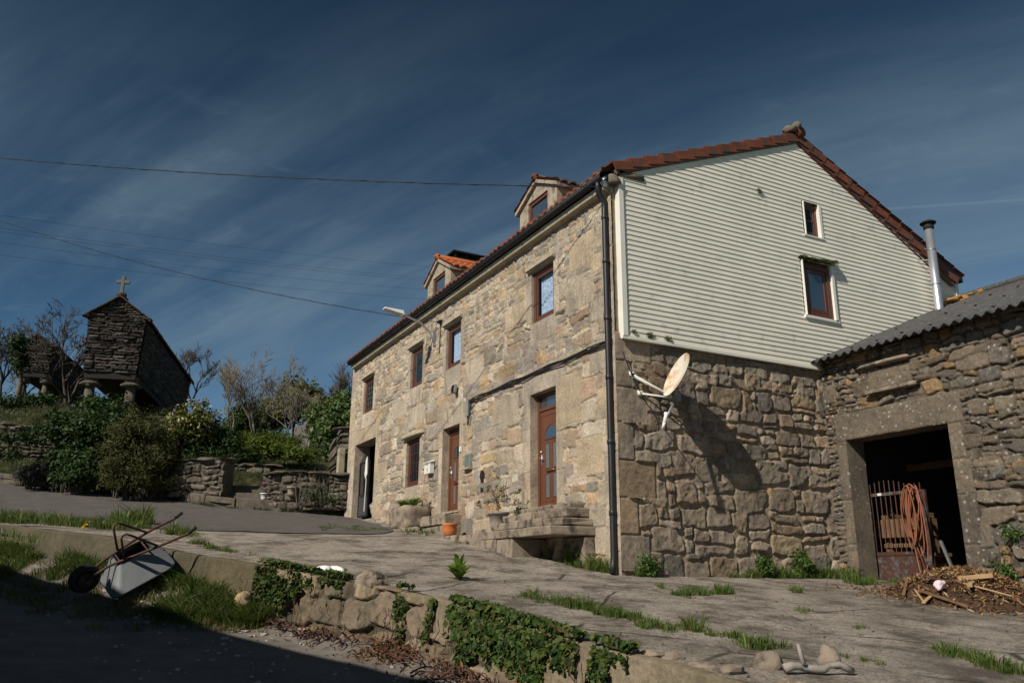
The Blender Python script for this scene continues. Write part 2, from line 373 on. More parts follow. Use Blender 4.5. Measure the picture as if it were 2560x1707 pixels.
for i in (0, 1):
    dv = ND(nt, 'ShaderNodeMath', operation='DIVIDE'); nt.links.new(sp.outputs[i], dv.inputs[0]); nt.links.new(zz.outputs[0], dv.inputs[1]); nt.links.new(dv.outputs[0], cb.inputs[i])
def cloud(rot, sc, scale, det, lo, hi, warp):
    m0 = ND(nt, 'ShaderNodeMapping'); m0.inputs['Rotation'].default_value = (0, 0, rot); nt.links.new(cb.outputs[0], m0.inputs[0])
    m = ND(nt, 'ShaderNodeMapping'); m.inputs['Scale'].default_value = sc; nt.links.new(m0.outputs[0], m.inputs[0])
    n = ND(nt, 'ShaderNodeTexNoise', Scale=scale, Detail=det, Roughness=.6, Distortion=warp); nt.links.new(m.outputs[0], n.inputs['Vector'])
    r = ND(nt, 'ShaderNodeMapRange', interpolation_type='SMOOTHSTEP'); r.inputs[1].default_value = lo; r.inputs[2].default_value = hi; nt.links.new(n.outputs[0], r.inputs[0]); return r.outputs[0]
c1 = cloud(CLOUD_ROT, (.32, .9, 1), .95, 6, .34, .76, .7); c2 = cloud(CLOUD_ROT+.10, (.30, 2.6, 1), 2.0, 9, .38, .82, .4); c3 = cloud(.6, (1, 1.3, 1), 9, 7, .5, .8, .6)
pt = cloud(0, (1, 1, 1), .9, 3, .40, .62, .2)
el = ND(nt, 'ShaderNodeMapRange', interpolation_type='SMOOTHSTEP'); el.inputs[1].default_value = .66; el.inputs[2].default_value = .26; el.inputs[3].default_value = .06; nt.links.new(sp.outputs[2], el.inputs[0])
fac = mul(nt, c1, CLOUD_W[0])
ad = ND(nt, 'ShaderNodeMath', operation='ADD'); nt.links.new(fac, ad.inputs[0]); nt.links.new(mul(nt, c2, CLOUD_W[1]), ad.inputs[1])
ad2 = ND(nt, 'ShaderNodeMath', operation='ADD', use_clamp=True); nt.links.new(ad.outputs[0], ad2.inputs[0]); nt.links.new(mul(nt, mul(nt, c3, pt), .22), ad2.inputs[1])
gm = ND(nt, 'ShaderNodeHueSaturation', Hue=.474, Saturation=SKY_SAT, Value=SKY_VAL); gg = ND(nt, 'ShaderNodeGamma', Gamma=SKY_GAM); nt.links.new(sky.outputs[0], gg.inputs[0]); nt.links.new(gg.outputs[0], gm.inputs['Color'])
n_ = Vector(ray(2150, 527)).normalized().cross(Vector(ray(2560, 499)).normalized()).normalized()
dt_ = ND(nt, 'ShaderNodeVectorMath', operation='DOT_PRODUCT'); nt.links.new(tc.outputs['Generated'], dt_.inputs[0]); dt_.inputs[1].default_value = n_
ab_ = ND(nt, 'ShaderNodeMath', operation='ABSOLUTE'); nt.links.new(dt_.outputs['Value'], ab_.inputs[0])
tr_ = ND(nt, 'ShaderNodeMapRange', interpolation_type='SMOOTHSTEP'); tr_.inputs[1].default_value = .0022; tr_.inputs[2].default_value = .0002; nt.links.new(ab_.outputs[0], tr_.inputs[0])
de_ = ND(nt, 'ShaderNodeVectorMath', operation='DOT_PRODUCT'); nt.links.new(tc.outputs['Generated'], de_.inputs[0]); de_.inputs[1].default_value = Vector(ray(2560, 499)).normalized()
te_ = ND(nt, 'ShaderNodeMapRange', interpolation_type='SMOOTHSTEP'); te_.inputs[1].default_value = .978; te_.inputs[2].default_value = .995; nt.links.new(de_.outputs['Value'], te_.inputs[0])
contrail = mul(nt, mul(nt, tr_.outputs[0], te_.outputs[0]), .30)
skc = mixc(nt, mul(nt, mul(nt, ad2.outputs[0], el.outputs[0]), CLOUD_AMT), gm.outputs[0], CLOUD_COL); skc = mixc(nt, contrail, skc, CLOUD_COL); nt.links.new(skc, bg.inputs[0])
sl = bpy.data.lights.new('sun', 'SUN'); sl.energy = SUN_STRENGTH; sl.angle = radians(.53); sl.color = (1, .93, .82)
so = bpy.data.objects.new('sun', sl); COL.objects.link(so); so.rotation_euler = (SUN).to_track_quat('Z', 'Y').to_euler(); so.location = (-20, -12, 25)
cd = bpy.data.cameras.new('camera'); cd.sensor_width = 36; cd.lens = F_/2560*36; cd.clip_end = 2000; cd.clip_start = .05
co_ = bpy.data.objects.new('camera', cd); COL.objects.link(co_); SC.camera = co_
rt = Vector((cos(HD), -sin(HD), 0)); fw = Vector((sin(HD), cos(HD), 0)); upv = Vector((0, 0, 1))
f3 = fw*cos(TH)+upv*sin(TH); u3 = -fw*sin(TH)+upv*cos(TH); x3 = rt*cos(RO)+u3*sin(RO); y3 = -rt*sin(RO)+u3*cos(RO)
M4 = Matrix((x3, y3, -f3)).transposed().to_4x4(); M4.translation = CAM; co_.matrix_world = M4
SC.view_settings.view_transform = 'Standard'; SC.view_settings.look = 'None'; SC.view_settings.exposure = EXPOSURE; SC.view_settings.gamma = 1
# ================================================================== materials
m_fac = stone_mat('facade_granite', .44, (.125, .11, .10), (.46, .66), .62, bst=1)
m_gab = stone_mat('gable_granite', .42, (.07, .06, .055), (.46, .66), .85, ylich=.60, bst=1)
m_barn = stone_mat('barn_granite', .45, (.05, .045, .04), (.46, .68), .75, lich=(.38, .52), ylich=.64, bst=1)
m_field = stone_mat('field_stone', .4, (.05, .045, .035), (.48, .70), .6, lich=(.45, .62), bst=.9)
m_ret = stone_mat('retaining_stone', .35, (.05, .05, .03), (.45, .66), .7, bst=.8)
m_fieldp = mat('plain_field_stone', (.165, .138, .105), (.09, .075, .06), 3, .95, 35, 1, .03, c3=(.06, .055, .045), s3=4, t3=(.5, .68))
m_darkp = mat('plain_slate', (.10, .08, .066), (.055, .045, .038), 4, .95, 30, 1, .03, c3=(.18, .17, .14), s3=6, t3=(.6, .7))
m_dark = stone_mat('slate_stone', .4, (.03, .028, .025), (.45, .7), .5, lich=(.50, .66), bst=.9)
m_conc = mat('concrete', (.36, .32, .27), (.20, .175, .145), 1.2, .95, 60, .6, .02, c3=(.06, .05, .042), s3=1.3, t3=(.5, .70))
m_terr = None
m_corn = mat('cornice_stone', (.42, .37, .27), (.25, .22, .15), 3, .9, 50, .4)
m_soil = mat('soil', (.06, .043, .03), (.03, .022, .016), 6, 1, 40, .7, .03, c3=(.14, .11, .08), s3=40)
m_white = mat('white_siding', (.80, .755, .635), (.68, .655, .55), 1.5, .55, 8, .06, .01, c3=(.30, .32, .25), s3=3.5, t3=(.60, .86))
m_trim = mat('white_trim', (.76, .74, .66), (.66, .64, .56), 3, .5, 10, .05)
m_tile = mat('roof_tile', (.25, .066, .030), (.10, .038, .024), 3.5, .85, 50, .4, c3=(.07, .055, .045), s3=6, t3=(.46, .64))
m_tileb = mat('new_roof_tile', (.48, .135, .042), (.30, .08, .028), 4, .8, 50, .3, c3=(.12, .07, .05), s3=9, t3=(.58, .75))
m_gut = mat('black_gutter', (.012, .012, .014), (.02, .02, .022), 4, .45, 20, .05, spec=.4)
m_wood = mat('brown_frame', (.12, .046, .028), (.085, .032, .02), 8, .45, 30, .06, spec=.4, sc=(1, 1, .15))
m_door = mat('door_brown', (.145, .054, .026), (.105, .04, .02), 9, .45, 30, .06, spec=.4, sc=(1, 1, .12))
m_steel = mat('galvanised_steel', (.62, .63, .66), (.50, .51, .54), 5, .32, 30, .05, metal=.75)
m_dsteel = mat('dull_steel', (.30, .31, .31), (.22, .22, .22), 8, .5, 30, .1, metal=.7)
m_rust = mat('rusty_steel', (.085, .038, .024), (.042, .024, .018), 9, .8, 60, .5, c3=(.10, .11, .12), s3=6, t3=(.52, .66))
m_rod = mat('rusty_rod', (.12, .06, .045), (.055, .03, .025), 12, .75, 60, .4)
m_zinc = mat('worn_zinc', (.17, .18, .19), (.12, .125, .13), 5, .6, 30, .1, metal=.3, c3=(.16, .12, .09), s3=7, t3=(.6, .75))
m_black = mat('matt_black', (.012, .012, .012), (.02, .018, .016), 6, .7, 30, .1)
m_rub = mat('black_rubber', (.018, .018, .018), (.03, .028, .026), 6, .8, 60, .2)
m_cable = mat('cable_sheath', (.014, .014, .015), (.02, .02, .02), 8, .6, 0, 0)
m_dish = mat('dish_paint', (.70, .66, .56), (.60, .55, .45), 3, .5, 20, .05, c3=(.46, .21, .05), s3=3.2, t3=(.50, .68))
m_frost = mat('frosted_glass', (.13, .145, .15), (.09, .10, .105), 20, .22, 40, .15, spec=.5)
m_corr = mat('fibre_cement', (.085, .083, .083), (.05, .05, .05), 4, .95, 50, .4, c3=(.16, .15, .13), s3=14, t3=(.56, .72))
m_foam = mat('yellow_foam', (.36, .19, .065), (.24, .12, .04), 12, .9, 30, .6, .02)
m_plank = mat('weathered_plank', (.20, .115, .062), (.11, .062, .035), 4, .9, 40, .3, sc=(.3, 3, 3))
m_pale = mat('pale_wood', (.42, .28, .15), (.28, .17, .085), 5, .9, 40, .3)
m_bark = mat('bare_bark', (.085, .07, .055), (.05, .042, .035), 5, .95, 40, .4)
m_bark2 = mat('pale_bark', (.19, .165, .125), (.10, .09, .07), 5, .95, 40, .4)
m_terra = mat('terracotta', (.50, .17, .05), (.38, .12, .035), 6, .8, 30, .2)
m_greyp = mat('grey_pot', (.30, .27, .24), (.20, .18, .16), 6, .9, 40, .3, c3=(.10, .09, .08), s3=12)
m_mail = mat('white_enamel', (.72, .71, .66), (.66, .65, .60), 4, .4, 20, .04)
m_plast = mat('white_plastic', (.78, .77, .73), (.70, .69, .66), 4, .35, 20, .05)
m_yel = mat('yellow_label', (.60, .46, .05), (.52, .40, .04), 5, .5, 0, 0)
m_grey = mat('grey_plastic', (.26, .27, .25), (.20, .21, .19), 6, .6, 20, .05)
m_hose = mat('orange_hose', (.27, .105, .05), (.17, .065, .032), 10, .5, 20, .05)
m_redhose = mat('red_hose', (.30, .11, .08), (.20, .07, .055), 10, .5, 20, .05)
m_plaster = mat('old_plaster', (.40, .34, .25), (.27, .22, .16), 4, .95, 40, .4, c3=(.12, .10, .08), s3=6, t3=(.5, .66))
m_asph = mat('asphalt', (.135, .12, .11), (.078, .070, .064), 2.2, .95, 40, .9, .03, c3=(.20, .18, .16), s3=22, t3=(.54, .70))
m_low = mat('lower_road', (.21, .185, .16), (.125, .11, .095), 2, .97, 80, .8, .015, c3=(.30, .26, .22), s3=38, t3=(.6, .75))
m_moss = leaf_mat('moss', [(.05, .075, .012), (.10, .14, .025), (.15, .15, .05)], .2)
m_grass = leaf_mat('grass_blades', [(.045, .085, .012), (.075, .13, .02), (.10, .15, .03), (.19, .17, .06)], .35)
m_dgrass = leaf_mat('rank_grass', [(.022, .035, .008), (.04, .06, .012), (.06, .075, .02), (.10, .085, .035)], .25)
m_dry = leaf_mat('dry_grass', [(.10, .10, .03), (.20, .16, .07), (.07, .11, .02), (.26, .20, .10)], .3)
m_ivy = leaf_mat('ivy_leaves', [(.009, .020, .005), (.016, .036, .007), (.026, .056, .010), (.05, .085, .016), (.09, .11, .025), (.08, .055, .025)], .2, .55, .15)
m_hedge = leaf_mat('hedge_leaves', [(.014, .030, .008), (.026, .055, .012), (.05, .085, .018)], .15, .55, .2)
m_cyp = leaf_mat('cypress_sprays', [(.022, .030, .008), (.05, .055, .014), (.085, .08, .022)], .15, .7, .2)
m_cam = leaf_mat('camellia_leaves', [(.022, .042, .008), (.06, .085, .014), (.16, .16, .03), (.26, .22, .05)], .15, .4, .4)
m_jun = leaf_mat('juniper_sprays', [(.04, .065, .010), (.085, .12, .014), (.13, .16, .02)], .2, .7, .2)
m_laur = leaf_mat('laurel_leaves', [(.025, .05, .014), (.065, .11, .025), (.13, .17, .05)], .2, .5, .25)
m_oliv = leaf_mat('olive_leaves', [(.06, .066, .022), (.12, .12, .04), (.18, .165, .075)], .25, .7, .2)
m_heath = leaf_mat('heather_sprigs', [(.03, .032, .028), (.06, .062, .05), (.09, .085, .07)], .15, .8, .2)
m_flow = leaf_mat('pale_petals', [(.75, .55, .45), (.8, .7, .6)], .2)
m_yflow = leaf_mat('yellow_petals', [(.7, .45, .02), (.8, .55, .03)], .2)
m_litter = leaf_mat('dead_leaves', [(.05, .025, .012), (.11, .055, .025), (.20, .10, .045), (.30, .20, .11)], .1, .9, .1)
m_chip = leaf_mat('wood_chips', [(.07, .035, .018), (.15, .08, .04), (.26, .15, .075), (.42, .29, .15)], .0, .9, .1)
m_grav = mat('pale_gravel', (.45, .40, .34), (.30, .26, .22), 9, .95, 50, .4)
def glass_mat(name, tint=(.9, .95, 1), tr=.75, r=.03):
    m, nt, p, co = base(name, r, .5); out = nt.nodes['Material Output']; p.inputs['Base Color'].default_value = (.02, .025, .03, 1)
    t = ND(nt, 'ShaderNodeBsdfTransparent'); t.inputs[0].default_value = (*tint, 1); mx = ND(nt, 'ShaderNodeMixShader', Fac=tr)
    nt.links.new(p.outputs[0], mx.inputs[1]); nt.links.new(t.outputs[0], mx.inputs[2]); nt.links.new(mx.outputs[0], out.inputs[0]); return m
m_glass = glass_mat('window_glass', tr=.90); m_dglass = glass_mat('dark_glass', (.5, .55, .6), .35, .04)
def refl_mat(name):  # strongly mirroring pane
    m, nt, p, co = base(name, .04, .9); p.inputs['Base Color'].default_value = (.03, .045, .06, 1); p.inputs['Coat Weight'].default_value = .8; p.inputs['Coat Roughness'].default_value = .03
    p.inputs['Coat IOR'].default_value = 2.2; return m
m_refl = refl_mat('reflecting_glass')
def lace_mat():
    m, nt, p, co = base('lace_curtain', .9, .1)
    a = noise(nt, co, 26, 4, .6, .44, .56); b = noise(nt, co, 9, 3, .6, .40, .6, sc=(1, 4, .6))
    c = mixc(nt, a, (.80, .84, .88), (.48, .53, .58)); c = mixc(nt, mul(nt, b, .5), c, (.50, .55, .60)); nt.links.new(c, p.inputs['Base Color']); return m
m_lace = lace_mat()
def terrace_mat():
    m, nt, p, co = base('worn_concrete', .96, .15)
    c = mixc(nt, noise(nt, co, 1.4, 6, .7, .3, .7, sc=(1, 1, 1)), (.55, .485, .405), (.31, .27, .225))
    c = mixc(nt, mul(nt, noise(nt, co, 1.1, 8, .78, .47, .60, sc=(1.3, 1.2, 1)), .9), c, (.11, .09, .074))
    c = mixc(nt, noise(nt, co, 9, 6, .8, .50, .70), c, (.15, .125, .10)); c = mixc(nt, noise(nt, co, 45, 4, .75, .48, .66), c, (.10, .086, .072)); c = mixc(nt, noise(nt, co, 70, 3, .6, .62, .74), c, (.52, .47, .40))
    sep = ND(nt, 'ShaderNodeSeparateXYZ'); nt.links.new(co, sep.inputs[0])
    g = ND(nt, 'ShaderNodeVectorMath', operation='DISTANCE'); nt.links.new(co, g.inputs[0]); g.inputs[1].default_value = (4.0, -3.6, 1.3)
    r = ND(nt, 'ShaderNodeMapRange'); r.inputs[1].default_value = 3.4; r.inputs[2].default_value = .8; nt.links.new(g.outputs['Value'], r.inputs[0])
    c = mixc(nt, mul(nt, r.outputs[0], noise(nt, co, 1.8, 6, .75, .35, .6)), c, (.045, .033, .024))
    v = ND(nt, 'ShaderNodeTexVoronoi', feature='DISTANCE_TO_EDGE', Scale=.42); w_ = ND(nt, 'ShaderNodeTexNoise', Scale=1.6, Detail=6); nt.links.new(co, w_.inputs['Vector']); wm = mixc(nt, .14, co, w_.outputs['Color']); nt.links.new(wm, v.inputs['Vector'])
    vr = ND(nt, 'ShaderNodeMapRange'); vr.inputs[1].default_value = .004; vr.inputs[2].default_value = .011; vr.inputs[3].default_value = .85; vr.inputs[4].default_value = 0; nt.links.new(v.outputs[0], vr.inputs[0])
    c = mixc(nt, mul(nt, vr.outputs[0], noise(nt, co, .8, 3, .5, .42, .56)), c, (.04, .034, .028))
    nt.links.new(c, p.inputs['Base Color']); bump(nt, p, noise(nt, co, 15, 9, .82), 1.0, .05); return m
m_terr = terrace_mat()
FAC_PAL = [(.52, .42, .305), (.46, .385, .30), (.58, .485, .37), (.40, .34, .27), (.53, .375, .225), (.35, .305, .25), (.61, .51, .385), (.48, .36, .25)]
GAB_PAL = [(.35, .28, .205), (.32, .262, .20), (.40, .325, .245), (.28, .235, .19), (.36, .265, .175)]
BARN_PAL = [(.22, .175, .13), (.20, .165, .125), (.25, .20, .145), (.175, .15, .12), (.29, .195, .105), (.19, .17, .145), (.21, .17, .125)]
FIELD_PAL = [(.155, .128, .098), (.125, .104, .08), (.19, .158, .12), (.10, .085, .066)]
DARK_PAL = [(.085, .067, .056), (.065, .053, .044), (.12, .098, .084), (.05, .042, .036)]
# ================================================================== ground
def grid_mesh(name, P, m, smooth=True, parent=None):
    P = np.asarray(P); a, b = P.shape[:2]; i = np.arange(a*b).reshape(a, b)
    return np_mesh(name, P.reshape(-1, 3), np.stack([i[:-1, :-1], i[:-1, 1:], i[1:, 1:], i[1:, :-1]], -1).reshape(-1, 4), m, parent, smooth)
# far land
ga = np.linspace(0, 2*pi, 49); gr = [0, 20, 45, 80, 140, 260, 420]; GP = [(-300, -26), (-60, -6), (0, -.6), (14.7, 1.6), (40, 5), (120, 10), (300, 4)]
P = np.array([[(r*cos(a), 10+r*sin(a), lerp(GP, 10+r*sin(a))-.02*r*max(0, -cos(a))*.3) for a in ga] for r in gr])
m_land = mat('meadow', (.07, .09, .03), (.05, .055, .025), .3, 1, 8, .4)
tag(grid_mesh('ground', P, m_land), 'grassy land falling away round the farm', kind='structure')
# lower road
ys = np.concatenate([np.arange(-40, -5, 1.0), np.arange(-5, 6, .1), np.arange(6, 17, .25)]); xs = 1-np.linspace(0, 1, 90)**2.2
Pq = np.array([[(lambda xx: (xx, y, R(xx, y)))(XW(y)+.25-32*(1-k)) for k in xs] for y in ys])
Pq[..., 2] += (fbm(Pq[..., 0]*2.2, Pq[..., 1]*2.2, 5, 5)-.47)*.05
tag(grid_mesh('lower_road', Pq, m_low), 'gritty grey lane below the retaining wall', kind='structure')
# terrace
ys = np.concatenate([np.arange(-30, -8, .5), np.arange(-8, 15, .09), np.arange(15, 42, .5)]); ks = np.linspace(0, 1, 110)
Pq = np.array([[(lambda xx: (xx, y, T(xx, y)))(XW(y)+(14.0-XW(y))*k**1.3) for k in ks] for y in ys])
nz = (fbm(Pq[..., 0]*1.1, Pq[..., 1]*1.1, 8, 5)-.47)*.06; nz[Pq[..., 0] > -.3] *= .3; Pq[..., 2] += nz
tag(grid_mesh('terrace', Pq, m_terr), 'worn pale concrete yard in front of the stone house', kind='structure')
# asphalt road on the upper level
near = [(-17, 17.5), (-8.81, 9.89), (-6.8, 8.0), (-5.26, 6.6), (-3.8, 6.15), (-2.54, 6.0), (-1.5, 6.5), (-.95, 7.6), (-.6, 9.5), (-.35, 11.5)]
CURB = [hit(u, v, T) for u, v in ((0, 1207), (150, 1222), (300, 1238), (420, 1249), (545, 1268), (650, 1275), (760, 1283), (868, 1290))]
far = [(CURB[0].x-8, CURB[0].y+9)]+[(p.x, p.y) for p in CURB]
def resamp(pl, n):
    pl = np.array([(p[0], p[1]) for p in pl], float); s = np.concatenate([[0], np.cumsum(np.hypot(*np.diff(pl, axis=0).T))]); t = np.linspace(0, s[-1], n)
    return np.stack([np.interp(t, s, pl[:, 0]), np.interp(t, s, pl[:, 1])], -1)
A = resamp(near, 120); B = resamp(far, 120); A[:, 1] += (fbm(np.arange(120)*.35, np.zeros(120), 3, 3)-.45)*.5
Pq = np.array([[(lambda q: (q[0], q[1], T(q[0], q[1])))(A[i]*(1-k)+B[i]*k) for k in np.linspace(0, 1, 40)] for i in range(120)])
Pq[..., 2] += .018+(fbm(Pq[..., 0]*1.1, Pq[..., 1]*1.1, 8, 5)-.47)*.06
tag(grid_mesh('road', Pq, m_asph), 'dark asphalt lane climbing past the house', kind='structure')
# ================================================================== the stone house
house = thing('stone_house', 'long two storey granite farmhouse with red tiled roof and white clad gable', 'house', None, (4.5, 7.3, 1.6))
WIN = [(12.52, 13.44), (8.56, 9.42), (6.17, 7.03), (1.92, 2.78)]; WZ = (6.37, 7.43)
LWN = (8.56, 9.48, 3.81, 5.03); D1 = (1.87, 2.83, 2.86, 4.98); D2 = (6.12, 7.08, 3.04, 4.96); GT = (12.05, 14.02, 3.1, 5.5)
holes = [(a, b, *WZ, .06, 'lrtb') for a, b in WIN]+[(*LWN, .06, 'lrtb'), (*D1, .14, 'lrtb'), (*D2, .15, 'lrtb'), (*GT, .45, 'lrt')]
yh = [h[0] for h in holes]+[h[1] for h in holes]; zh = [h[2] for h in holes]+[h[3] for h in holes]
U = np.unique(np.concatenate([lines(-.03, 8, .019, yh), lines(8, 14.75, .032, yh)])); V = lines(1.3, 8.06, .0165, zh)
st = courses(0, 14.9, 1.3, 3.4, (.30, .50), (.40, 1.0), 3, .25)+courses(0, 14.9, 3.3, 5.6, (.20, .42), (.30, .95), 4, .45)+courses(0, 14.9, 5.5, 6.9, (.17, .36), (.25, .85), 5, .5)+courses(0, 14.9, 6.85, 8.2, (.10, .20), (.14, .42), 6, .35)
dr = []
rg = random.Random(12)
def jambs(a, b, c, d, w, top, bot, ov=.2, seg=.75):
    for s in (0, 1):
        z = c-.0
        while z < d-.02:
            h = min(d-z, rg.uniform(seg*.7, seg*1.2)); h = d-z if d-z-h < .25 else h; ww = w*rg.uniform(.85, 1.25)
            dr.append((a-ww, a+.04, z, z+h, .03) if s == 0 else (b-.04, b+ww, z, z+h, .03)); z += h
    dr.append((a-ov, b+ov*1.1, d-.03, d+top, .032))
    if bot: dr.append((a-.06, b+.06, c-bot, c+.02, .028))
for a, b in WIN: jambs(a, b, *WZ, .17, .22, .42, .2)
jambs(*LWN, .18, .2, .42); jambs(*D1, .24, .52, 0, .3); jambs(*D2, .22, .45, 0, .35); jambs(*GT, .32, .42, 0, .3)
z = 1.3; k = 0
while z < 8.1:
    h = rg.uniform(.28, .52); w_ = (.62, .32)[k % 2]*rg.uniform(.85, 1.2) if z < 7 else .3; dr.append((-.06, w_, z, z+h, .03)); k += 1; z += h
z = 1.3
while z < 8.1:
    h = rg.uniform(.3, .5); dr.append((14.75-rg.uniform(.3, .6), 14.9, z, z+h, .03)); z += h
for a, b, c, d in ((2.95, 3.9, 6.55, 6.98), (.5, 1.35, 6.95, 7.55), (.55, 1.5, 6.2, 6.75), (9.6, 10.8, 5.75, 6.2), (8.3, 9.4, 5.35, 5.85), (4.9, 5.9, 5.75, 6.3), (10.9, 11.9, 4.2, 4.7), (1.0, 1.75, 4.2, 5.1), (.4, 1.2, 3.25, 3.9), (3.3, 4.4, 4.6, 5.15), (4.0, 5.2, 4.35, 4.62)): dr.append((a, b, c, d, .034))
heightwall('front_wall', lambda u, v, h: (-h, u, v), U, V, st, dr, holes, FAC_PAL, (.55, .455, .34), 21, m_fac, house, warp=.05, gap=.006, edge=.018, depth=.034, mh=.004, rough=.012, wfreq=4, mhf=lambda u, v: .016*np.clip((v-6.2)/.8, 0, 1), cut=.45, rot=.035, dpal=[(.53, .44, .33), (.57, .475, .36), (.47, .395, .31), (.53, .42, .29)])
U = lines(-.03, 4.72, .015); V = lines(1.25, 5.52, .015)
st = courses(.3, 4.8, 1.25, 3.4, (.32, .50), (.38, .85), 31, .25)+courses(.3, 4.8, 3.35, 4.9, (.24, .40), (.3, .72), 32, .3)+courses(.3, 4.8, 4.8, 5.6, (.18, .28), (.3, .65), 33, .15)
dr = []; z = 1.25; k = 0
while z < 5.4:
    h = rg.uniform(.42, .62); dr.append((-.06, (.30, .62)[k % 2]*rg.uniform(.85, 1.15), z, z+h, .03)); k += 1; z += h
heightwall('gable_wall', lambda u, v, h: (u, -h, v), U, V, st, dr, [], GAB_PAL, (.40, .31, .22), 41, m_gab, house, warp=.06, gap=.010, edge=.022, depth=.045, mh=.012, rough=.016, cut=.8, rot=.05, wfreq=3.6, dn=.008, drnd=.03, dpal=GAB_PAL)
# plain rear and side walls, solid core behind the openings, painted near-black as unlit rooms
b = MB(); b.box(14.75-.02+0, 0, 0, 0, 0, 0) if False else None
b.box(.03, 9.0, 14.45, 14.74, 2.5, 8.2); b.box(8.75, 9.02, .46, 14.45, 1, 8.0); b.build('rear_wall', m_plaster, house)
b = MB(); b.box(.42, 8.6, .35, 11.7, 1.0, 8.2); b.box(.42, 8.6, 11.7, 14.3, 5.75, 8.2); b.box(2.6, 2.9, 11.7, 14.3, 2.5, 5.75); b.box(.46, 2.6, 14.1, 14.4, 2.5, 5.75); b.build('inner_wall', mat('unlit_room_dark', (.05, .045, .04), (.03, .027, .024), 2, .95), house)
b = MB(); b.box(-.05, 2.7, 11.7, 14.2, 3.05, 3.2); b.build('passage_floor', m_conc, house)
# --- white siding with lapped boards
SY = -.10
pL = ony(1548, 448, SY); pA = ony(1991, 349, SY); pR = ony(2305, 616, SY); pB = ony(1560, 841, SY)
mL = (pA.z-8.31)/(pA.x-.1); mR = (pR.z-pA.z)/(pR.x-pA.x); XR = 8.28
def rake(x): return min(8.31+mL*(x-.1), pA.z+mR*(x-pA.x))
def xl(z): return max(.155, .1+(z-8.31)/mL)
def xr(z): return min(XR, pA.x+(z-pA.z)/mR)
SW = (4.47, 4.98, 8.12, 8.84); LW = (4.27, 5.12, 6.40, 7.56)
z0 = pB.z+.02; pitch = .0905; b = MB()
def board(xa, xb, xa2, xb2, za, zb, f0, f1, y0, lip):
    yb = lambda f: y0-.018+.0135*f
    b.quad((xa, yb(f0), za), (xb, yb(f0), za), (xb2, yb(f1), zb), (xa2, yb(f1), zb))
    if lip: b.quad((xa, yb(0), za), (xa, yb(1)+.002, za+.001), (xb, yb(1)+.002, za+.001), (xb, yb(0), za))
z = z0
while z < pA.z:
    cuts = sorted({z, min(z+pitch, pA.z-.005), *[c for q in (SW, LW) for c in q[2:] if z < c < z+pitch]})
    for za, zb in zip(cuts, cuts[1:]):
        iv = [(xl(za), xr(za), xl(zb), xr(zb))]; zm = (za+zb)/2
        for q in (SW, LW):
            if q[2] < zm < q[3]:
                i = iv.pop(); iv += [(i[0], q[0], i[2], q[0]), (q[1], i[1], q[1], i[3])] if True else []
                iv = [iv[0], iv[1]]
        for i in iv:
            if i[1]-i[0] > .01: board(*i, za, zb, (za-z)/pitch, (zb-z)/pitch, SY, za == z)
    z += pitch
# recessed part on the right, behind the flue
YR = -.02; z = 5.6
xq = ony(2392, 760, YR).x
while z < 8.6:
    zr = rake(XR)+.1; t0 = min(xq, XR+(zr-z)/.44) if z > zr-.44*(xq-XR) else xq
    t1 = min(xq, XR+(zr-z-pitch)/.44) if z+pitch > zr-.44*(xq-XR) else xq
    if t1 > XR+.02: board(XR, t0, XR, t1, z, z+pitch, 0, 1, YR, True)
    z += pitch
sid = b.build('siding', m_white, house)
b = MB(); b.box(XR, XR+.012, SY-.02, YR, 5.5, rake(XR)-.02); b.build('siding_return', m_white, sid)
b = MB(); b.box(.075, .165, SY-.035, .0, z0-.02, 8.27); b.build('corner_trim', m_trim, sid)
b = MB(); b.box(.06, 4.9, SY-.035, SY+.03, z0-.055, z0-.005); b.build('bottom_trim', m_trim, sid)
b = MB(); b.box(xq-.02, xq+.08, YR-.04, YR+.02, 5.6, 8.05); b.build('corner_trim', m_trim, sid)
# backing wall of the gable above the stone
b = MB(); b.prism([(.02, 0, 5.3), (8.27, 0, 5.3), (8.27, 0, 8.5), (pA.x, 0, pA.z-.03), (.02, 0, 8.25)], (0, .3, 0)); 
gb = b.build('gable_backing', m_plaster, house)
# --- windows of the house
def window(parent, plane, a, b, c, d, dep, wood, panes, curtain=False, fw=.075, name='window'):
    """plane 'x': in the facade x = dep; 'y': in the gable y = dep. a..b along the wall, c..d up."""
    def bx(m, u0, u1, v0, v1, n0, n1):
        m.box(n0, n1, u0, u1, v0, v1) if plane == 'x' else m.box(u0, u1, n0, n1, v0, v1)
    f = MB()
    for q in ((a, a+fw, c, d), (b-fw, b, c, d), (a+fw, b-fw, c, c+fw), (a+fw, b-fw, d-fw, d)): bx(f, *q, dep, dep+.06)
    o = f.build(name, wood, parent, bevel=.006)
    s = MB(); e = fw*.7; a1, b1, c1, d1 = a+fw+.006, b-fw-.006, c+fw+.006, d-fw-.006
    for q in ((a1, a1+e, c1, d1), (b1-e, b1, c1, d1), (a1+e, b1-e, c1, c1+e), (a1+e, b1-e, d1-e, d1)): bx(s, *q, dep+.014, dep+.05)
    s.build('sash', wood, o, bevel=.005)
    g = MB(); bx(g, a1+e, b1-e, c1+e, d1-e, dep+.03, dep+.034); g.build('pane', panes, o)
    if curtain:
        k = MB(); n = 24; uu = [a1+e*.5+(b1-a1-e)*i/n for i in range(n+1)]
        pts = [[(dep+.10+.012*sin(i*1.9), u, z) if plane == 'x' else (u, dep+.10+.012*sin(i*1.9), z) for i, u in enumerate(uu)] for z in (c1, d1)]
        for i in range(n): k.quad(pts[0][i], pts[0][i+1], pts[1][i+1], pts[1][i])
        k.build('curtain', m_lace, o)
    return o, (a1+e, b1-e, c1+e, d1-e)
m_hood = m_corn
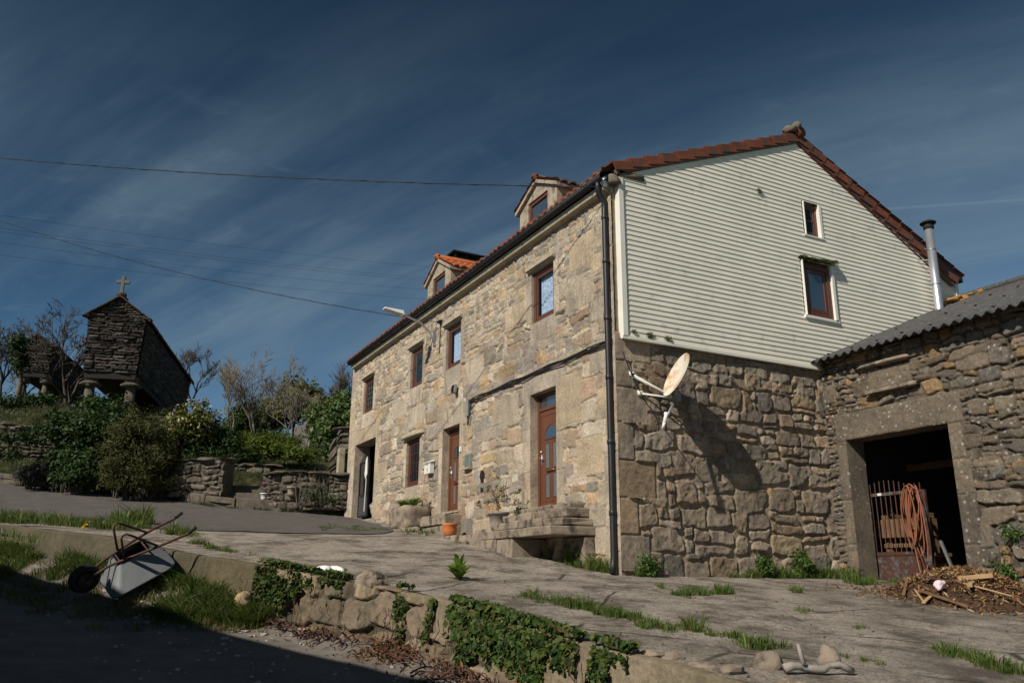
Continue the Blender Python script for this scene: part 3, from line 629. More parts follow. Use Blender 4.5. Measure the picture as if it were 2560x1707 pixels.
for i, (a, b_) in enumerate(WIN):
    o, q = window(house, 'x', a+.005, b_-.005, WZ[0]+.005, WZ[1]-.005, .028, m_wood, m_refl if i == 1 else (m_dglass if i == 0 else m_glass), i in (2, 3))
    h = MB(); h.hexa([(-.125, a-.09, 7.475), (.0, a-.09, 7.44), (0, b_+.11, 7.44), (-.125, b_+.11, 7.475), (-.11, a-.09, 7.53), (0, a-.09, 7.56), (0, b_+.11, 7.56), (-.11, b_+.11, 7.53)]); h.build('hood', m_hood, o, bevel=.012)
    if i == 0:
        l = MB(); y0, y1, c, d = q
        for k in range(1, 5): l.tube([(.055, y0, c+(d-c)*k/5), (.055, y1, c+(d-c)*(k/5+.02))], .004, 4)
        for k in range(1, 4): l.tube([(.055, y0+(y1-y0)*k/4, c), (.055, y0+(y1-y0)*k/4, d)], .004, 4)
        l.build('lead_lines', m_grey, o)
o, q = window(house, 'x', LWN[0]+.005, LWN[1]-.005, LWN[2]+.005, LWN[3]-.02, .03, m_wood, m_dglass)
l = MB(); y0, y1, c, d = q
for k in range(1, 4): l.tube([(.056, y0, c+(d-c)*k/4), (.056, y1, c+(d-c)*k/4)], .008, 4)
for k in range(1, 3): l.tube([(.056, y0+(y1-y0)*k/3, c), (.056, y0+(y1-y0)*k/3, d)], .008, 4)
l.build('glazing_bars', m_wood, o)
h = MB(); h.rock((-.03, 9.02, 5.09), (.13, .68, .055), 4, 14, 6, .12, 6, False); h.build('hood', m_fac if False else m_corn, o, True)
# gable windows
o, q = window(house, 'y', SW[0]+.06, SW[1]-.05, SW[2]+.03, SW[3]-.04, SY+.05, m_wood, m_dglass, fw=.045)
b = MB()
for u0, u1, v0, v1 in ((SW[0]+.04, SW[0]+.055, SW[2], SW[3]), (SW[1]-.047, SW[1]+.012, SW[2], SW[3]), (SW[0]-.01, SW[1]+.05, SW[2]-.03, SW[2]-.003)): b.box(u0, u1, SY-.03, SY+.12, v0, v1)
b.build('surround', m_trim, o); b = MB(); zc = (q[2]+q[3])/2; b.box(q[0], q[1], SY+.064, SY+.078, zc-.012, zc+.012); b.build('glazing_bar', m_wood, o)
b = MB(); b.tube([(q[1]-.02, SY+.15, q[2]), (q[1]-.07, SY+.15, zc), (q[1]-.01, SY+.15, q[3]-.05)], [.07, .04, .03], 8); b.build('curtain', m_lace, o, True)
o, q = window(house, 'y', LW[0]+.05, LW[1]-.05, LW[2]+.04, LW[3]-.05, SY+.0, m_wood, m_refl, fw=.10)
b = MB()
for u0, u1, v0, v1 in ((LW[0]+.036, LW[0]+.047, LW[2], LW[3]), (LW[1]-.047, LW[1]+.02, LW[2], LW[3]), (LW[0]-.01, LW[1]+.05, LW[2]-.02, LW[2]+.03)): b.box(u0, u1, SY-.05, SY+.12, v0, v1)
b.build('surround', m_trim, o)
rgn = np.random.default_rng(5); n = 5200; px = rgn.uniform(LW[0]-.03, LW[1]+.09, n); tt = rgn.uniform(-1, 1, n)
pts = np.stack([px, SY-.07+.075*tt, LW[3]-.02+.115*np.sqrt(1-tt**2)*(.35+.9*vnoise(px*9, px*0, 2))], -1)
leaf_mesh('moss', pts, rgn.normal(size=(n, 3))*.5+np.array([0, -.5, 1]), .028, m_moss, o, 3)
rgn = np.random.default_rng(8)
for i, (mx_, mz_, r_, n_) in enumerate(((.62, 5.50, .055, 160), (.98, 5.50, .05, 120), (3.35, 8.78, .05, 140), (.28, 5.52, .03, 60), (4.62, 5.44, .12, 500))):
    p = rgn.normal(size=(n_, 3))*np.array([r_*.7, .014, r_*.45])+np.array([mx_, SY-.03-(.05 if i == 4 else 0), mz_]); leaf_mesh('moss', p, rgn.normal(size=(n_, 3))+np.array([0, -1, .5]), .028, m_moss, sid, i)
# --- doors
def door(D, dx, transom, label):
    a, b_, c, d = D; f = MB(); fw = .07; zt = d-transom
    for q in ((a, a+fw, c, d), (b_-fw, b_, c, d), (a+fw, b_-fw, d-.05, d), (a+fw, b_-fw, zt-.03, zt+.03)): f.box(dx, dx+.07, q[0], q[1], q[2], q[3])
    o = f.build('door', m_door, house, bevel=.006); 
    if label: o['label'] = label
    g = MB(); g.box(dx+.03, dx+.036, a+fw, b_-fw, zt+.03, d-.05); g.build('transom_pane', m_refl, o)
    lf = MB(); y0, y1, z0_, z1 = a+fw+.006, b_-fw-.006, c+.02, zt-.035; lf.box(dx+.022, dx+.06, y0, y1, z0_, z1)
    yc = (y0+y1)/2; W = (y1-y0)/2; X = dx+.022
    for yy in (y0+.05, y1-.062): lf.box(X-.008, X, yy, yy+.012, z0_+.08, z1-.08)
    for zz_ in (z0_+.08, z1-.092): lf.box(X-.008, X, y0+.062, y1-.062, zz_, zz_+.012)
    za = z0_+(z1-z0_)*.70; zm = z0_+(z1-z0_)*.36; zl = z0_+.16
    r = W*.58
    lf.tube([(X-.004, yc-r*1.08, za-.015), (X-.004, yc+r*1.08, za-.015)], .011, 6)
    lf.tube([(X-.003, yc+r*1.03*cos(t), za+r*1.03*sin(t)) for t in np.linspace(0, pi, 15)], .010, 6, False)
    for s in (-1, 1):
        for (p, q_) in ((zl, zm-.06), (zm+.06, za-.10)):
            y_ = yc+s*W*.33; w2 = W*.15
            for k in (p-.018, q_+.006): lf.box(X-.010, X, y_-w2-.02, y_+w2+.02, k, k+.014)
            for k in (y_-w2-.016, y_+w2+.004): lf.box(X-.008, X, k, k+.012, p-.004, q_+.006)
    leaf = lf.build('leaf', m_door, o, bevel=.002)
    g = MB(); g.prism([(X-.003, yc-r, za)]+[(X-.003, yc+r*cos(t), za+r*sin(t)) for t in np.linspace(pi, 0, 13)], (.002, 0, 0)); g.build('arched_pane', m_refl, o)
    for s in (-1, 1):
        for (p, q_) in ((zl, zm-.06), (zm+.06, za-.10)):
            g = MB(); y_ = yc+s*W*.33; g.box(X-.003, X-.001, y_-W*.15, y_+W*.15, p, q_); g.build('slim_pane', m_frost, o)
    h = MB(); hz = z0_+(z1-z0_)*.485; hy = y1-.055; h.box(X-.012, X, hy-.02, hy+.02, hz-.11, hz+.11); h.tube([(X-.01, hy, hz+.03), (X-.06, hy, hz+.03), (X-.06, hy-.11, hz+.025)], .011, 8); h.tube([(X-.0, hy, hz+.15), (X-.03, hy, hz+.15)], .022, 10); h.build('handle', m_steel, o, True)
    k = MB(); k.tube([(X-.005, yc+.17, zm+.0), (X-.03, yc+.13, zm), (X-.03, yc-.10, zm+.005), (X-.005, yc-.14, zm)], .013, 8); k.build('letter_flap', mat('brass', (.65, .52, .25), None, 5, .3, 0, 0, metal=1) if 'brass' not in bpy.data.materials else bpy.data.materials['brass'], o, True)
    s = MB(); s.box(-.06, dx+.02, a-.04, b_+.02, c-.045, c-.002); s.build('threshold', m_plaster, o, bevel=.008)
    return o
door(D1, .13, .30, None); door(D2, .14, .12, None)
# --- cornice, gutter, downpipe
b = MB(); n = 40
for i in range(n):
    y0 = .0+14.5*i/n; y1 = .0+14.5*(i+1)/n-.006
    b.hexa([(-.16, y0, 8.03), (.02, y0, 8.00), (.02, y1, 8.00), (-.16, y1, 8.03), (-.19, y0, 8.12), (.02, y0, 8.14), (.02, y1, 8.14), (-.19, y1, 8.12)])
b.build('cornice', m_corn, house)
def gutter(parent, x, z, y0, y1, r, m):
    g = MB(); A = []
    prof = [(x+r*cos(t), z+r*sin(t)) for t in np.linspace(pi, 2*pi, 11)]+[(x+(r-.008)*cos(t), z+(r-.008)*sin(t)) for t in np.linspace(2*pi, pi, 11)]
    g.prism([(px, y0, pz) for px, pz in prof], (0, y1-y0, 0))
    k = y0+.4
    while k < y1:
        g.tube([(x+(r+.006)*cos(t), k, z+(r+.006)*sin(t)) for t in np.linspace(pi, 2*pi, 9)], .012, 4, False); k += .85
    g.tube([(x-r, y0, z+.004), (x-r, y1, z+.004)], .014, 6); return g.build('gutter', m, parent, True)
gut = gutter(house, -.235, 8.222, -.12, 14.5, .082, m_gut)
b = MB(); b.box(-.175, -.14, .03, 14.5, 8.125, 8.24); b.build('fascia_board', m_gut, house)
px, py = -.095, .075
b = MB(); b.tube([(-.235, .04, 8.18), (-.235, .05, 8.08), (-.20, .07, 7.95), (px, py, 7.84), (px, py, 7.7), (px, py, 1.95), (px-.02, py-.01, 1.82), (px-.06, py-.03, 1.70)], .05, 12)
dp = b.build('downpipe', m_gut, house, True)
for z in (2.6, 3.7, 4.75, 5.75, 6.75, 7.55):
    b = MB(); b.lathe((px, py, z), [(.056, -.035), (.06, -.03), (.06, .03), (.056, .035)], 14); b.box(px, .0, py-.018, py+.018, z-.012, z+.012); b.build('pipe_collar', m_gut, dp, True)
b = MB(); b.rock((-.17, -.05, 8.14), (.07, .05, .09), 3, 12, 8, .5); b.build('foil_wrap', m_steel, gut)
# --- tiled roofs
def tile_sheet(name, o, al, upv_, L, S, m, parent, pw=.215, cs=.36, amp=.045, nx=8, thick=.03):
    """corrugated barrel-tile sheet from eave corner o along 'al' (length L) and up 'upv_' (length S); courses step down."""
    al = Vector(al).normalized(); upv_ = Vector(upv_).normalized(); nn = al.cross(upv_); 
    if nn.z < 0: nn = -nn
    nu = int(L/pw*nx); nc = max(1, int(round(S/cs))); V_ = []; F4 = []; row = 0
    us = np.linspace(0, L, nu+1); rgq = random.Random(int(L*1000)); prof = amp*np.abs(np.cos(pi*us/pw))**.8*1.0-amp*.3*(np.abs(np.sin(pi*us/pw)) > .86)
    jit = {k: rgq.uniform(-.012, .012) for k in range(-2, int(L/pw)+3)}
    for c in range(nc):
        for e, (s, dz) in enumerate(((c*S/nc-.03, .030), ((c+1)*S/nc, .0))):
            for i, u in enumerate(us):
                p = Vector(o)+al*float(u)+upv_*(s+(jit[int(u/pw+.5)]*1.5 if e == 0 else 0))+nn*(float(prof[i])+dz); V_.append(p)
        # closing nose of each course
        for i, u in enumerate(us):
            V_.append(Vector(o)+al*float(u)+upv_*(c*S/nc-.03+jit[int(u/pw+.5)]*1.5)+nn*(float(prof[i])*.85-.012))
        b0 = c*3*(nu+1)
        for i in range(nu):
            F4.append((b0+i, b0+i+1, b0+nu+1+i+1, b0+nu+1+i)); F4.append((b0+2*(nu+1)+i, b0+2*(nu+1)+i+1, b0+i+1, b0+i))
    return np_mesh(name, [tuple(v) for v in V_], F4, m, parent, False)
eA = ony(1532, 420, -.3); eP = ony(1993, 338, -.3)
RX, RZ = 4.58, 10.33; EX, EZ = -.215, 8.315
sl = Vector((RX-EX, 0, RZ-EZ)); SL = sl.length
roof = tile_sheet('roof', (EX, -.10, EZ), (0, 1, 0), sl, 14.78, SL, m_tile, house)
sr = Vector((-(9.35-RX), 0, RZ-8.10))
tile_sheet('rear_slope', (9.35, -.10, 8.10), (0, 1, 0), sr, 14.78, sr.length, m_tile, roof)
b = MB(); b.prism([(EX+.05, -.1, EZ-.06), (RX, -.1, RZ-.07), (9.3, -.1, 8.06), (9.3, -.1, 7.96), (RX, -.1, RZ-.2), (EX+.05, -.1, EZ-.16)], (0, 14.7, 0)); b.build('roof_deck', m_gut, roof)
# ridge tiles
for i in range(1):
    b = MB(); y = -.2
    while y < 14.4:
        b.tube([(RX, y, RZ+.02), (RX, y+.45, RZ+.0)], [.125, .10], 12, True); y += .40
    b.build('ridge_tiles', m_tile, roof, True)
# verge: overlapping flanged tiles along both rakes of the gable
def verge(p0, p1, n, name):
    b = MB(); d = (p1-p0); L = d.length; d.normalize(); up_ = Vector((0, 1, 0)).cross(d); 
    if up_.z < 0: up_ = -up_
    for i in range(n):
        q0 = p0+d*(L*i/n-.03); q1 = p0+d*(L*(i+1)/n+.03); r0, r1 = .055, .0
        A0 = [q0+Vector((0, .30, 0))+up_*(r0+.035), q0+up_*(r0+.03), q0+Vector((0, -.03, 0))+up_*(r0+.01), q0+Vector((0, -.03, 0))-up_*.095, q0+Vector((0, -.008, 0))-up_*.095, q0+up_*(r0-.0), q0+Vector((0, .3, 0))+up_*(r0+.0)]
        A1 = [v+d*(L/n+.06)-up_*(r0-r1)-Vector((0, -.012, 0)) for v in A0]; k = len(A0); s = len(b.v); b.v += [tuple(v) for v in A0+A1]
        b.f.append(tuple(s+j for j in range(k))); b.f.append(tuple(s+k+j for j in range(k-1, -1, -1)))
        for j in range(k): b.f.append((s+j, s+(j+1) % k, s+k+(j+1) % k, s+k+j))
    return b.build(name, m_tile, roof)
VA = ony(1537, 412, -.145); VP = ony(1995, 338, -.145); VB = ony(2392, 700, -.145)
verge(VA, VP, 13, 'verge_tiles'); verge(VB, VP, 13, 'verge_tiles')
m_mort = mat('verge_mortar', (.20, .16, .12), (.10, .08, .06), 7, .95, 40, .6, c3=(.38, .27, .03), s3=5, t3=(.62, .70))
b = MB()
def rakebar(p0, p1, off0, off1, ya, yb):
    d = (p1-p0).normalized(); u = Vector((0, 1, 0)).cross(d); u = -u if u.z < 0 else u
    P0 = [p0+u*off0, p0+u*off1]; P1 = [p1+u*off0, p1+u*off1]; q = []
    for y in (ya, yb): q += [Vector((P0[0].x, y, P0[0].z)), Vector((P1[0].x, y, P1[0].z)), Vector((P1[1].x, y, P1[1].z)), Vector((P0[1].x, y, P0[1].z))]
    b.hexa(q)
rakebar(VA, VP, -.165, -.07, -.135, .05); rakebar(VB, VP, -.165, -.07, -.135, .05); b.build('verge_bed', m_mort, roof)
b = MB(); rakebar(VB+Vector((-.5, 0, .2)), VP, -.20, -.16, -.125, .03); b.build('barge_trim', mat('dark_red_trim', (.16, .022, .026), (.10, .015, .02), 6, .6, 0, 0), roof)
b = MB(); b.rock((VP.x-.02, -.14, VP.z+.20), (.085, .11, .095), 8, 14, 9, .12, 2.2); b.rock((VP.x-.16, -.1, VP.z+.09), (.15, .17, .08), 9, 12, 8, .12, 3); b.build('ridge_end_stone', m_mort, roof, True)
b = MB(); b.rock((-.02, -.09, 8.22), (.13, .10, .11), 15, 10, 7, .2, 5); b.box(.10, .62, -.135, -.02, 8.30, 8.40); b.build('kneeler_stone', m_mort, roof, True)
b = MB(); b.rock((8.98, -.03, 7.98), (.16, .12, .05), 4); b.build('kneeler_stone', m_mort, roof, True)
# --- dormers
def dormer(yc, hw, zb, zs, za, tile, name='dormer'):
    X = .45; o = MB(); wz0, wz1 = zb+.06, zs+.02; wf = .42
    # front wall with an opening for the window
    for p in ([(yc-hw, zb-.6), (yc-wf, zb-.6), (yc-wf, zs), (yc-hw, zs)], [(yc+wf, zb-.6), (yc+hw, zb-.6), (yc+hw, zs), (yc+wf, zs)], [(yc-wf, zb-.6), (yc+wf, zb-.6), (yc+wf, wz0), (yc-wf, wz0)], [(yc-hw, zs), (yc+hw, zs), (yc, za-.08)]):
        o.prism([(X, y, z) for y, z in p], (.18, 0, 0))
    for s in (-1, 1):
        y0 = yc+s*hw; y1 = yc+s*(hw-.15); o.prism([(X+.18, min(y0, y1), zb-.6), (X+2.6, min(y0, y1), zs-.1), (X+2.6, min(y0, y1), zs), (X+.18, min(y0, y1), zs)], (0, .15, 0))
    d = o.build(name, m_plaster, house)
    f = MB(); a, b_ = yc-wf, yc+wf; x0 = X+.03
    for q in ((a, a+.08, wz0, zs), (b_-.08, b_, wz0, zs), (a+.08, b_-.08, wz0, wz0+.08), (a+.08, b_-.08, zs-.08, zs)): f.box(x0, x0+.07, q[0], q[1], q[2], q[3])
    f.build('window_frame', m_wood, d, bevel=.005); g = MB(); g.box(x0+.035, x0+.04, a+.08, b_-.08, wz0+.08, zs-.08); g.build('window_pane', m_refl, d)
    ang = atan2(za-zs, hw); L = 3.6; oh = .10
    for s in (-1, 1):
        ey = yc+s*(hw+oh); ez = zs-oh*math.tan(ang)+.03
        tile_sheet('dormer_roof', (X-.09, ey, ez), (1, 0, 0), (0, -s*(hw+oh), za-ez), L, hypot(hw+oh, za-ez), tile, d, .2, .33, .04)
        e = MB(); e.prism([(X-.07, ey, ez-.01), (X-.07, yc, za+.01), (X-.07, yc, za-.07), (X-.07, ey, ez-.09)], (L-.1, 0, 0)); e.build('eave_slab', m_plaster, d)
    r = MB(); r.tube([(X-.12, yc, za+.05), (X+3.2, yc, za+.05)], .075, 10); r.rock((X-.08, yc, za+.07), (.09, .09, .08), 2, 10, 6); r.build('ridge_tile', tile, d, True)
    return d
dormer(3.36, .80, 8.90, 9.46, 9.86, m_tile); dormer(8.80, .80, 8.90, 9.48, 9.94, m_tileb)
# --- chimney with flat black hood behind the second dormer
c = Vector((2.0, 11.5, 11.50)); b = MB(); b.box(c.x+.06, c.x+2.1, c.y+.05, c.y+.72, 9.4, 11.28)
ch = b.build('chimney', m_plaster, house)
b = MB(); b.hexa([(c.x, c.y, 11.46), (c.x+2.2, c.y, 11.44), (c.x+2.2, c.y+.8, 11.44), (c.x, c.y+.8, 11.46), (c.x, c.y, 11.51), (c.x+2.2, c.y, 11.49), (c.x+2.2, c.y+.8, 11.49), (c.x, c.y+.8, 11.51)])
for i in range(6):
    for yy in (c.y+.08, c.y+.66): b.box(c.x+.1+i*.38, c.x+.16+i*.38, yy, yy+.06, 11.28, 11.45)
b.box(c.x+.02, c.x+2.15, c.y+.01, c.y+.76, 11.24, 11.285); b.build('chimney_hood', m_black, ch)
# --- steel flue
f0 = ony(2352, 800, -.35); f1 = ony(2320, 560, -.35)
b = MB(); b.tube([Vector((f0.x, -.35, f0.z-.7)), f0, f1], .088, 20); fl = b.build('flue', m_steel, house, True)
for k in (.03, .36, .72): 
    q = f0.lerp(f1, k); b = MB(); b.lathe(q, [(.089, -.02), (.094, -.015), (.094, .015), (.089, .02)], 20); b.build('flue_joint', m_dsteel, fl, True)
b = MB(); b.lathe(f1, [(.09, -.14), (.105, -.12), (.11, 0)], 18); b.lathe(f1, [(.16, .0), (.165, .02), (.12, .05), (.04, .06)], 18); b.build('flue_cap', m_black, fl, True)
b = MB(); q = f0.lerp(f1, .62); b.tube([q+Vector((0, .0, 0)), q+Vector((-.18, .25, .03))], .012, 6); b.build('flue_bracket', m_steel, fl)
# --- gate of the passage
gt = MB(); X = .13; y0, y1 = 13.05, 13.96; z0_, z1 = 3.32, 4.98
for y in (y0, y1-.05): gt.box(X, X+.05, y, y+.05, z0_, z1)
for z in (z0_, z1-.05, 3.92): gt.box(X+.002, X+.048, y0+.05, y1-.05, z, z+.05)
gate = gt.build('passage_gate', m_gut, house); gate['label'] = 'dark grey metal gate leaf with bars above a solid panel'
b = MB()
for i in range(9):
    y = y0+.1+i*(y1-y0-.2)/8; b.tube([(X+.025, y, 3.97), (X+.025, y, z1+.06+.14*sin(pi*i/8))], .009, 6)
b.build('bars', m_gut, gate); b = MB(); b.box(X+.015, X+.03, y0+.05, y1-.05, z0_+.05, 3.92); b.build('panel', m_grey if False else mat('gate_panel', (.06, .062, .066), (.045, .047, .05), 4, .5, 0, 0), gate)
# ================================================================== things fixed to the house
def wirebox(name, label, cat, p): return thing(name, label, cat, None, p)
# satellite dish
dc = ony(1690, 936, -.50); dn = Vector((-.88, .20, .43)).normalized(); DR = .76
t = thing('satellite_dish', 'rusty white satellite dish on struts fixed to the gable wall', 'satellite dish', None, dc)
e1 = dn.cross(Vector((0, 1, 0))).normalized(); e1 = dn.orthogonal(); ax = Vector((0, 0, 1)); e2 = (ax-dn*ax.dot(dn)).normalized(); e1 = dn.cross(e2)
b = MB(); rings = [(0, -.10), (.15, -.095), (.3, -.065), (.42, -.025), (.475, 0), (.49, .004), (.49, -.012), (.42, -.045), (.3, -.085), (.15, -.115), (0, -.12)]
nseg = 36; s = len(b.v)
for r, h in rings:
    for k in range(nseg):
        a = 2*pi*k/nseg; b.v.append(tuple(dc+(e1*r*cos(a)*.95+e2*r*sin(a)*1.06)*DR+dn*h*DR))
for i in range(len(rings)-1):
    for k in range(nseg): b.f.append((s+i*nseg+k, s+i*nseg+(k+1) % nseg, s+(i+1)*nseg+(k+1) % nseg, s+(i+1)*nseg+k))
b.build('reflector', m_dish, t, True)
bot = dc-e2*.36; J = dc-dn*.2-e2*.42
J = ony(1690, 996, -.36)
lnb = ony(1662, 1052, -.62)
b = MB(); b.tube([dc-dn*.1-e2*.2, J], .035, 8); b.box(J.x-.06, J.x+.06, J.y-.06, J.y+.08, J.z-.05, J.z+.12); b.build('mount', m_dsteel, t, False, .006)
b = MB(); b.tube([J, lnb.lerp(J, .12)], [.024, .020], 8); b.build('feed_arm', m_steel, t, True)
b = MB(); dd = (dc-lnb).normalized(); b.tube([lnb-dd*.03, lnb+dd*.10, lnb+dd*.14], [.03, .03, .045], 10); b.tube([lnb-dd*.02, lnb-dd*.02+Vector((0, .05, -.10))], .026, 8); b.build('feed_horn', m_plast, t, True)
for p in (ony(1579, 935, -.03), ony(1584, 941, -.03), ony(1600, 983, -.03)):
    b = MB(); b.tube([p, J], .016, 8); b.box(p.x-.05, p.x+.05, -.06, -.02, p.z-.04, p.z+.04); b.build('strut', m_mail, t, True)
def cable(name, label, pts, r, m=None, group=None, cat='cable', loose=0, parent=None):
    P = [Vector(p) for p in pts]; out = []
    for i in range(len(P)-1):
        for k in range(6): out.append(P[i].lerp(P[i+1], k/6)+Vector((0, 0, -loose*sin(pi*k/6))))
    out.append(P[-1]); b = MB(); b.tube(out, r, 5); o = b.build(name, m or m_cable, parent, True)
    if not parent: tag(o, label, cat, group)
    return o
cable('aerial_cable', 'thin black cable sagging from the downpipe to the dish feed', [ony(1556, 878, -.1), ony(1590, 960, -.06), ony(1618, 1010, -.05), ony(1658, 1052, -.5)], .009, loose=.01)
# mailbox
mb = thing('mailbox', 'white metal mailbox with a small roof beside the far front door', 'mailbox', None, (-.1, 7.7, 4.05))
b = MB(); b.box(-.16, -.045, 7.50, 7.86, 3.98, 4.24); b.build('box', m_mail, mb, bevel=.008)
b = MB(); b.hexa([(-.185, 7.475, 4.235), (-.04, 7.475, 4.26), (-.04, 7.885, 4.26), (-.185, 7.885, 4.235), (-.175, 7.485, 4.25), (-.04, 7.485, 4.31), (-.04, 7.875, 4.31), (-.175, 7.875, 4.25)]); b.build('lid', m_mail, mb, bevel=.004)
b = MB(); b.box(-.164, -.160, 7.62, 7.69, 4.03, 4.12); b.build('badge', m_yel, mb); b = MB(); b.box(-.165, -.160, 7.58, 7.78, 4.19, 4.205); b.build('slot', m_black, mb)
# meter plate, junction box, doorbell, floodlight
p = onx(1177, 1155, -.05); mt_ = thing('meter_cabinet', 'small green grey meter cabinet set in the front wall', 'meter box', None, p)
b = MB(); b.box(-.075, -.02, 5.42, 5.72, 3.90, 4.20); b.build('frame', m_grey, mt_, bevel=.006); b = MB(); b.box(-.082, -.075, 5.45, 5.69, 3.93, 4.17); b.build('cover', mat('green_grey_cover', (.16, .20, .17), (.11, .14, .12), 6, .4, 0, 0), mt_); b = MB(); b.box(-.13, -.02, 5.40, 5.76, 3.86, 3.90); b.build('ledge', m_plaster, mt_)
jb = thing('junction_box', 'grey cable junction box with dangling loops on the front wall', 'junction box', None, (-.06, 5.6, 5.2))
b = MB(); b.box(-.10, -.03, 5.55, 5.68, 5.03, 5.36); b.build('case', m_grey, jb, bevel=.006)
for k in range(3):
    b = MB(); b.tube([(-.06, 5.52-.02*k, 5.34), (-.09, 5.48-.03*k, 5.1), (-.09, 5.50, 4.92-.03*k), (-.08, 5.58, 4.88-.03*k), (-.07, 5.62, 5.04)], .008, 5, False); b.build('cable_loop', m_cable, jb, True)
fl_ = thing('floodlight', 'small square floodlight on the front wall under the upper windows', 'floodlight', None, (-.1, 6.25, 5.8))
b = MB(); b.box(-.03, -.02, 6.2, 6.3, 5.75, 5.85); b.hexa([(-.17, 6.17, 5.68), (-.11, 6.17, 5.66), (-.11, 6.35, 5.66), (-.17, 6.35, 5.68), (-.15, 6.17, 5.86), (-.09, 6.17, 5.84), (-.09, 6.35, 5.84), (-.15, 6.35, 5.86)]); b.tube([(-.03, 6.26, 5.8), (-.12, 6.26, 5.76)], .02, 6); b.build('housing', m_grey, fl_, bevel=.004)
b = MB(); b.hexa([(-.177, 6.19, 5.69), (-.172, 6.19, 5.69), (-.172, 6.33, 5.69), (-.177, 6.33, 5.69), (-.158, 6.19, 5.85), (-.153, 6.19, 5.85), (-.153, 6.33, 5.85), (-.158, 6.33, 5.85)]); b.build('lens', m_dglass, fl_)
db = MB(); db.box(-.06, -.02, 5.98, 6.05, 4.30, 4.42); tag(db.build('doorbell', m_plast, None, bevel=.004), 'small pale doorbell beside the far front door', 'doorbell')
# cables along the facade
for k in range(3):
    z0_ = 5.38-.035*k; pts = [(-.05-.006*k, .02, z0_+.0)]
    for i in range(1, 12): pts.append((-.055-.006*k, .02+5.6*i/11, z0_+.012*sin(i*2.1+k*2)+(.02 if i % 3 else 0)-(.02 if i == 11 else 0)))
    cable('wall_cable', ['topmost black cable clipped along the front wall', 'middle black cable clipped along the front wall', 'lowest black cable clipped along the front wall'][k], pts, .013, group='cables along the front wall')
cable('wall_cable', 'pale thin cable running down the front wall beside the far window', [(-.045, 7.06, 6.35), (-.045, 6.9, 5.6), (-.045, 6.75, 5.05)], .006, m_grey, 'cables along the front wall')
# street lamp on the wall
ws = onx(1088, 838, -.03); head = onx(1000, 797, -1.15)
wall_lamp = thing('wall_street_lamp', 'pale street lamp on a curved arm fixed to the front wall', 'street lamp', None, ws)
b = MB(); b.box(-.06, -.025, ws.y-.06, ws.y+.06, ws.z-.30, ws.z+.12); b.build('wall_plate', m_dsteel, wall_lamp, bevel=.006)
hd_ = Vector((-1.0, ws.y, ws.z+.42))
b = MB(); b.tube([(-.05, ws.y, ws.z-.2), (-.10, ws.y, ws.z-.06), (-.2, ws.y, ws.z+.09), (-.45, ws.y, ws.z+.27), (-.8, ws.y, ws.z+.38), hd_], .028, 8); b.build('arm', m_steel, wall_lamp, True)
b = MB(); b.hexa([(-1.42, ws.y-.10, hd_.z+.05), (-.88, ws.y-.13, hd_.z-.05), (-.88, ws.y+.13, hd_.z-.05), (-1.42, ws.y+.10, hd_.z+.05), (-1.40, ws.y-.08, hd_.z+.10), (-.9, ws.y-.08, hd_.z+.08), (-.9, ws.y+.08, hd_.z+.08), (-1.40, ws.y+.08, hd_.z+.10)]); b.build('lamp_head', m_mail, wall_lamp, bevel=.025)
b = MB(); b.hexa([(-1.36, ws.y-.08, hd_.z+.025), (-1.0, ws.y-.10, hd_.z-.04), (-1.0, ws.y+.10, hd_.z-.04), (-1.36, ws.y+.08, hd_.z+.025), (-1.36, ws.y-.08, hd_.z+.04), (-1.0, ws.y-.10, hd_.z-.02), (-1.0, ws.y+.10, hd_.z-.02), (-1.36, ws.y+.08, hd_.z+.04)]); b.build('lens', m_glass, wall_lamp)
# overhead cables
def span(name, label, a, b_, sag, r, group, n=40, twist=0):
    a, b_ = Vector(a), Vector(b_); pts = [a.lerp(b_, i/n)-Vector((0, 0, sag*4*(i/n)*(1-i/n))) for i in range(n+1)]
    m = MB(); m.tube(pts, r, 6)
    if twist:
        q = [p+Vector((0, cos(i*2.2)*r*1.3, sin(i*2.2)*r*1.3)) for i, p in enumerate([pts[0].lerp(pts[-1], 0)]+pts)][1:]; m.tube(q, r*.7, 5)
    return tag(m.build(name, m_cable, None, True), label, 'power cable', group)
w1 = onx(1500, 468, -.2)
span('power_cable', 'thick upper power cable ending at the near eave corner', att(-420, 348, 25), w1, .25, .010, 'power cables', 60, 1)
w2 = onx(1100, 806, -.05)
span('power_cable', 'thick lower power cable sagging to the wall beside the lamp', att(-260, 452, 32), w2, .55, .009, 'power cables', 60, 1)
b = MB(); b.box(-.12, -.02, w2.y-.12, w2.y+.02, w2.z-.03, w2.z+.03); b.tube([(-.05, w2.y-.05, w2.z-.02), (-.05, w2.y-.02, w2.z-.8)], .012, 5); tag(b.build('cable_anchor', m_black), 'black cable anchor on the wall above the upper windows', 'cable anchor')
for i, (l, v0, v1) in enumerate((('highest of the faint distant wires', 520, 672), ('second highest of the faint distant wires', 553, 700), ('middle of the faint distant wires', 562, 706), ('second lowest of the faint distant wires', 590, 728), ('lowest of the faint distant wires', 622, 752))):
    span('distant_wire', l, att(-150, v0-4, 75), att(1180, v1+4, 95), .5, .009, 'distant wires')
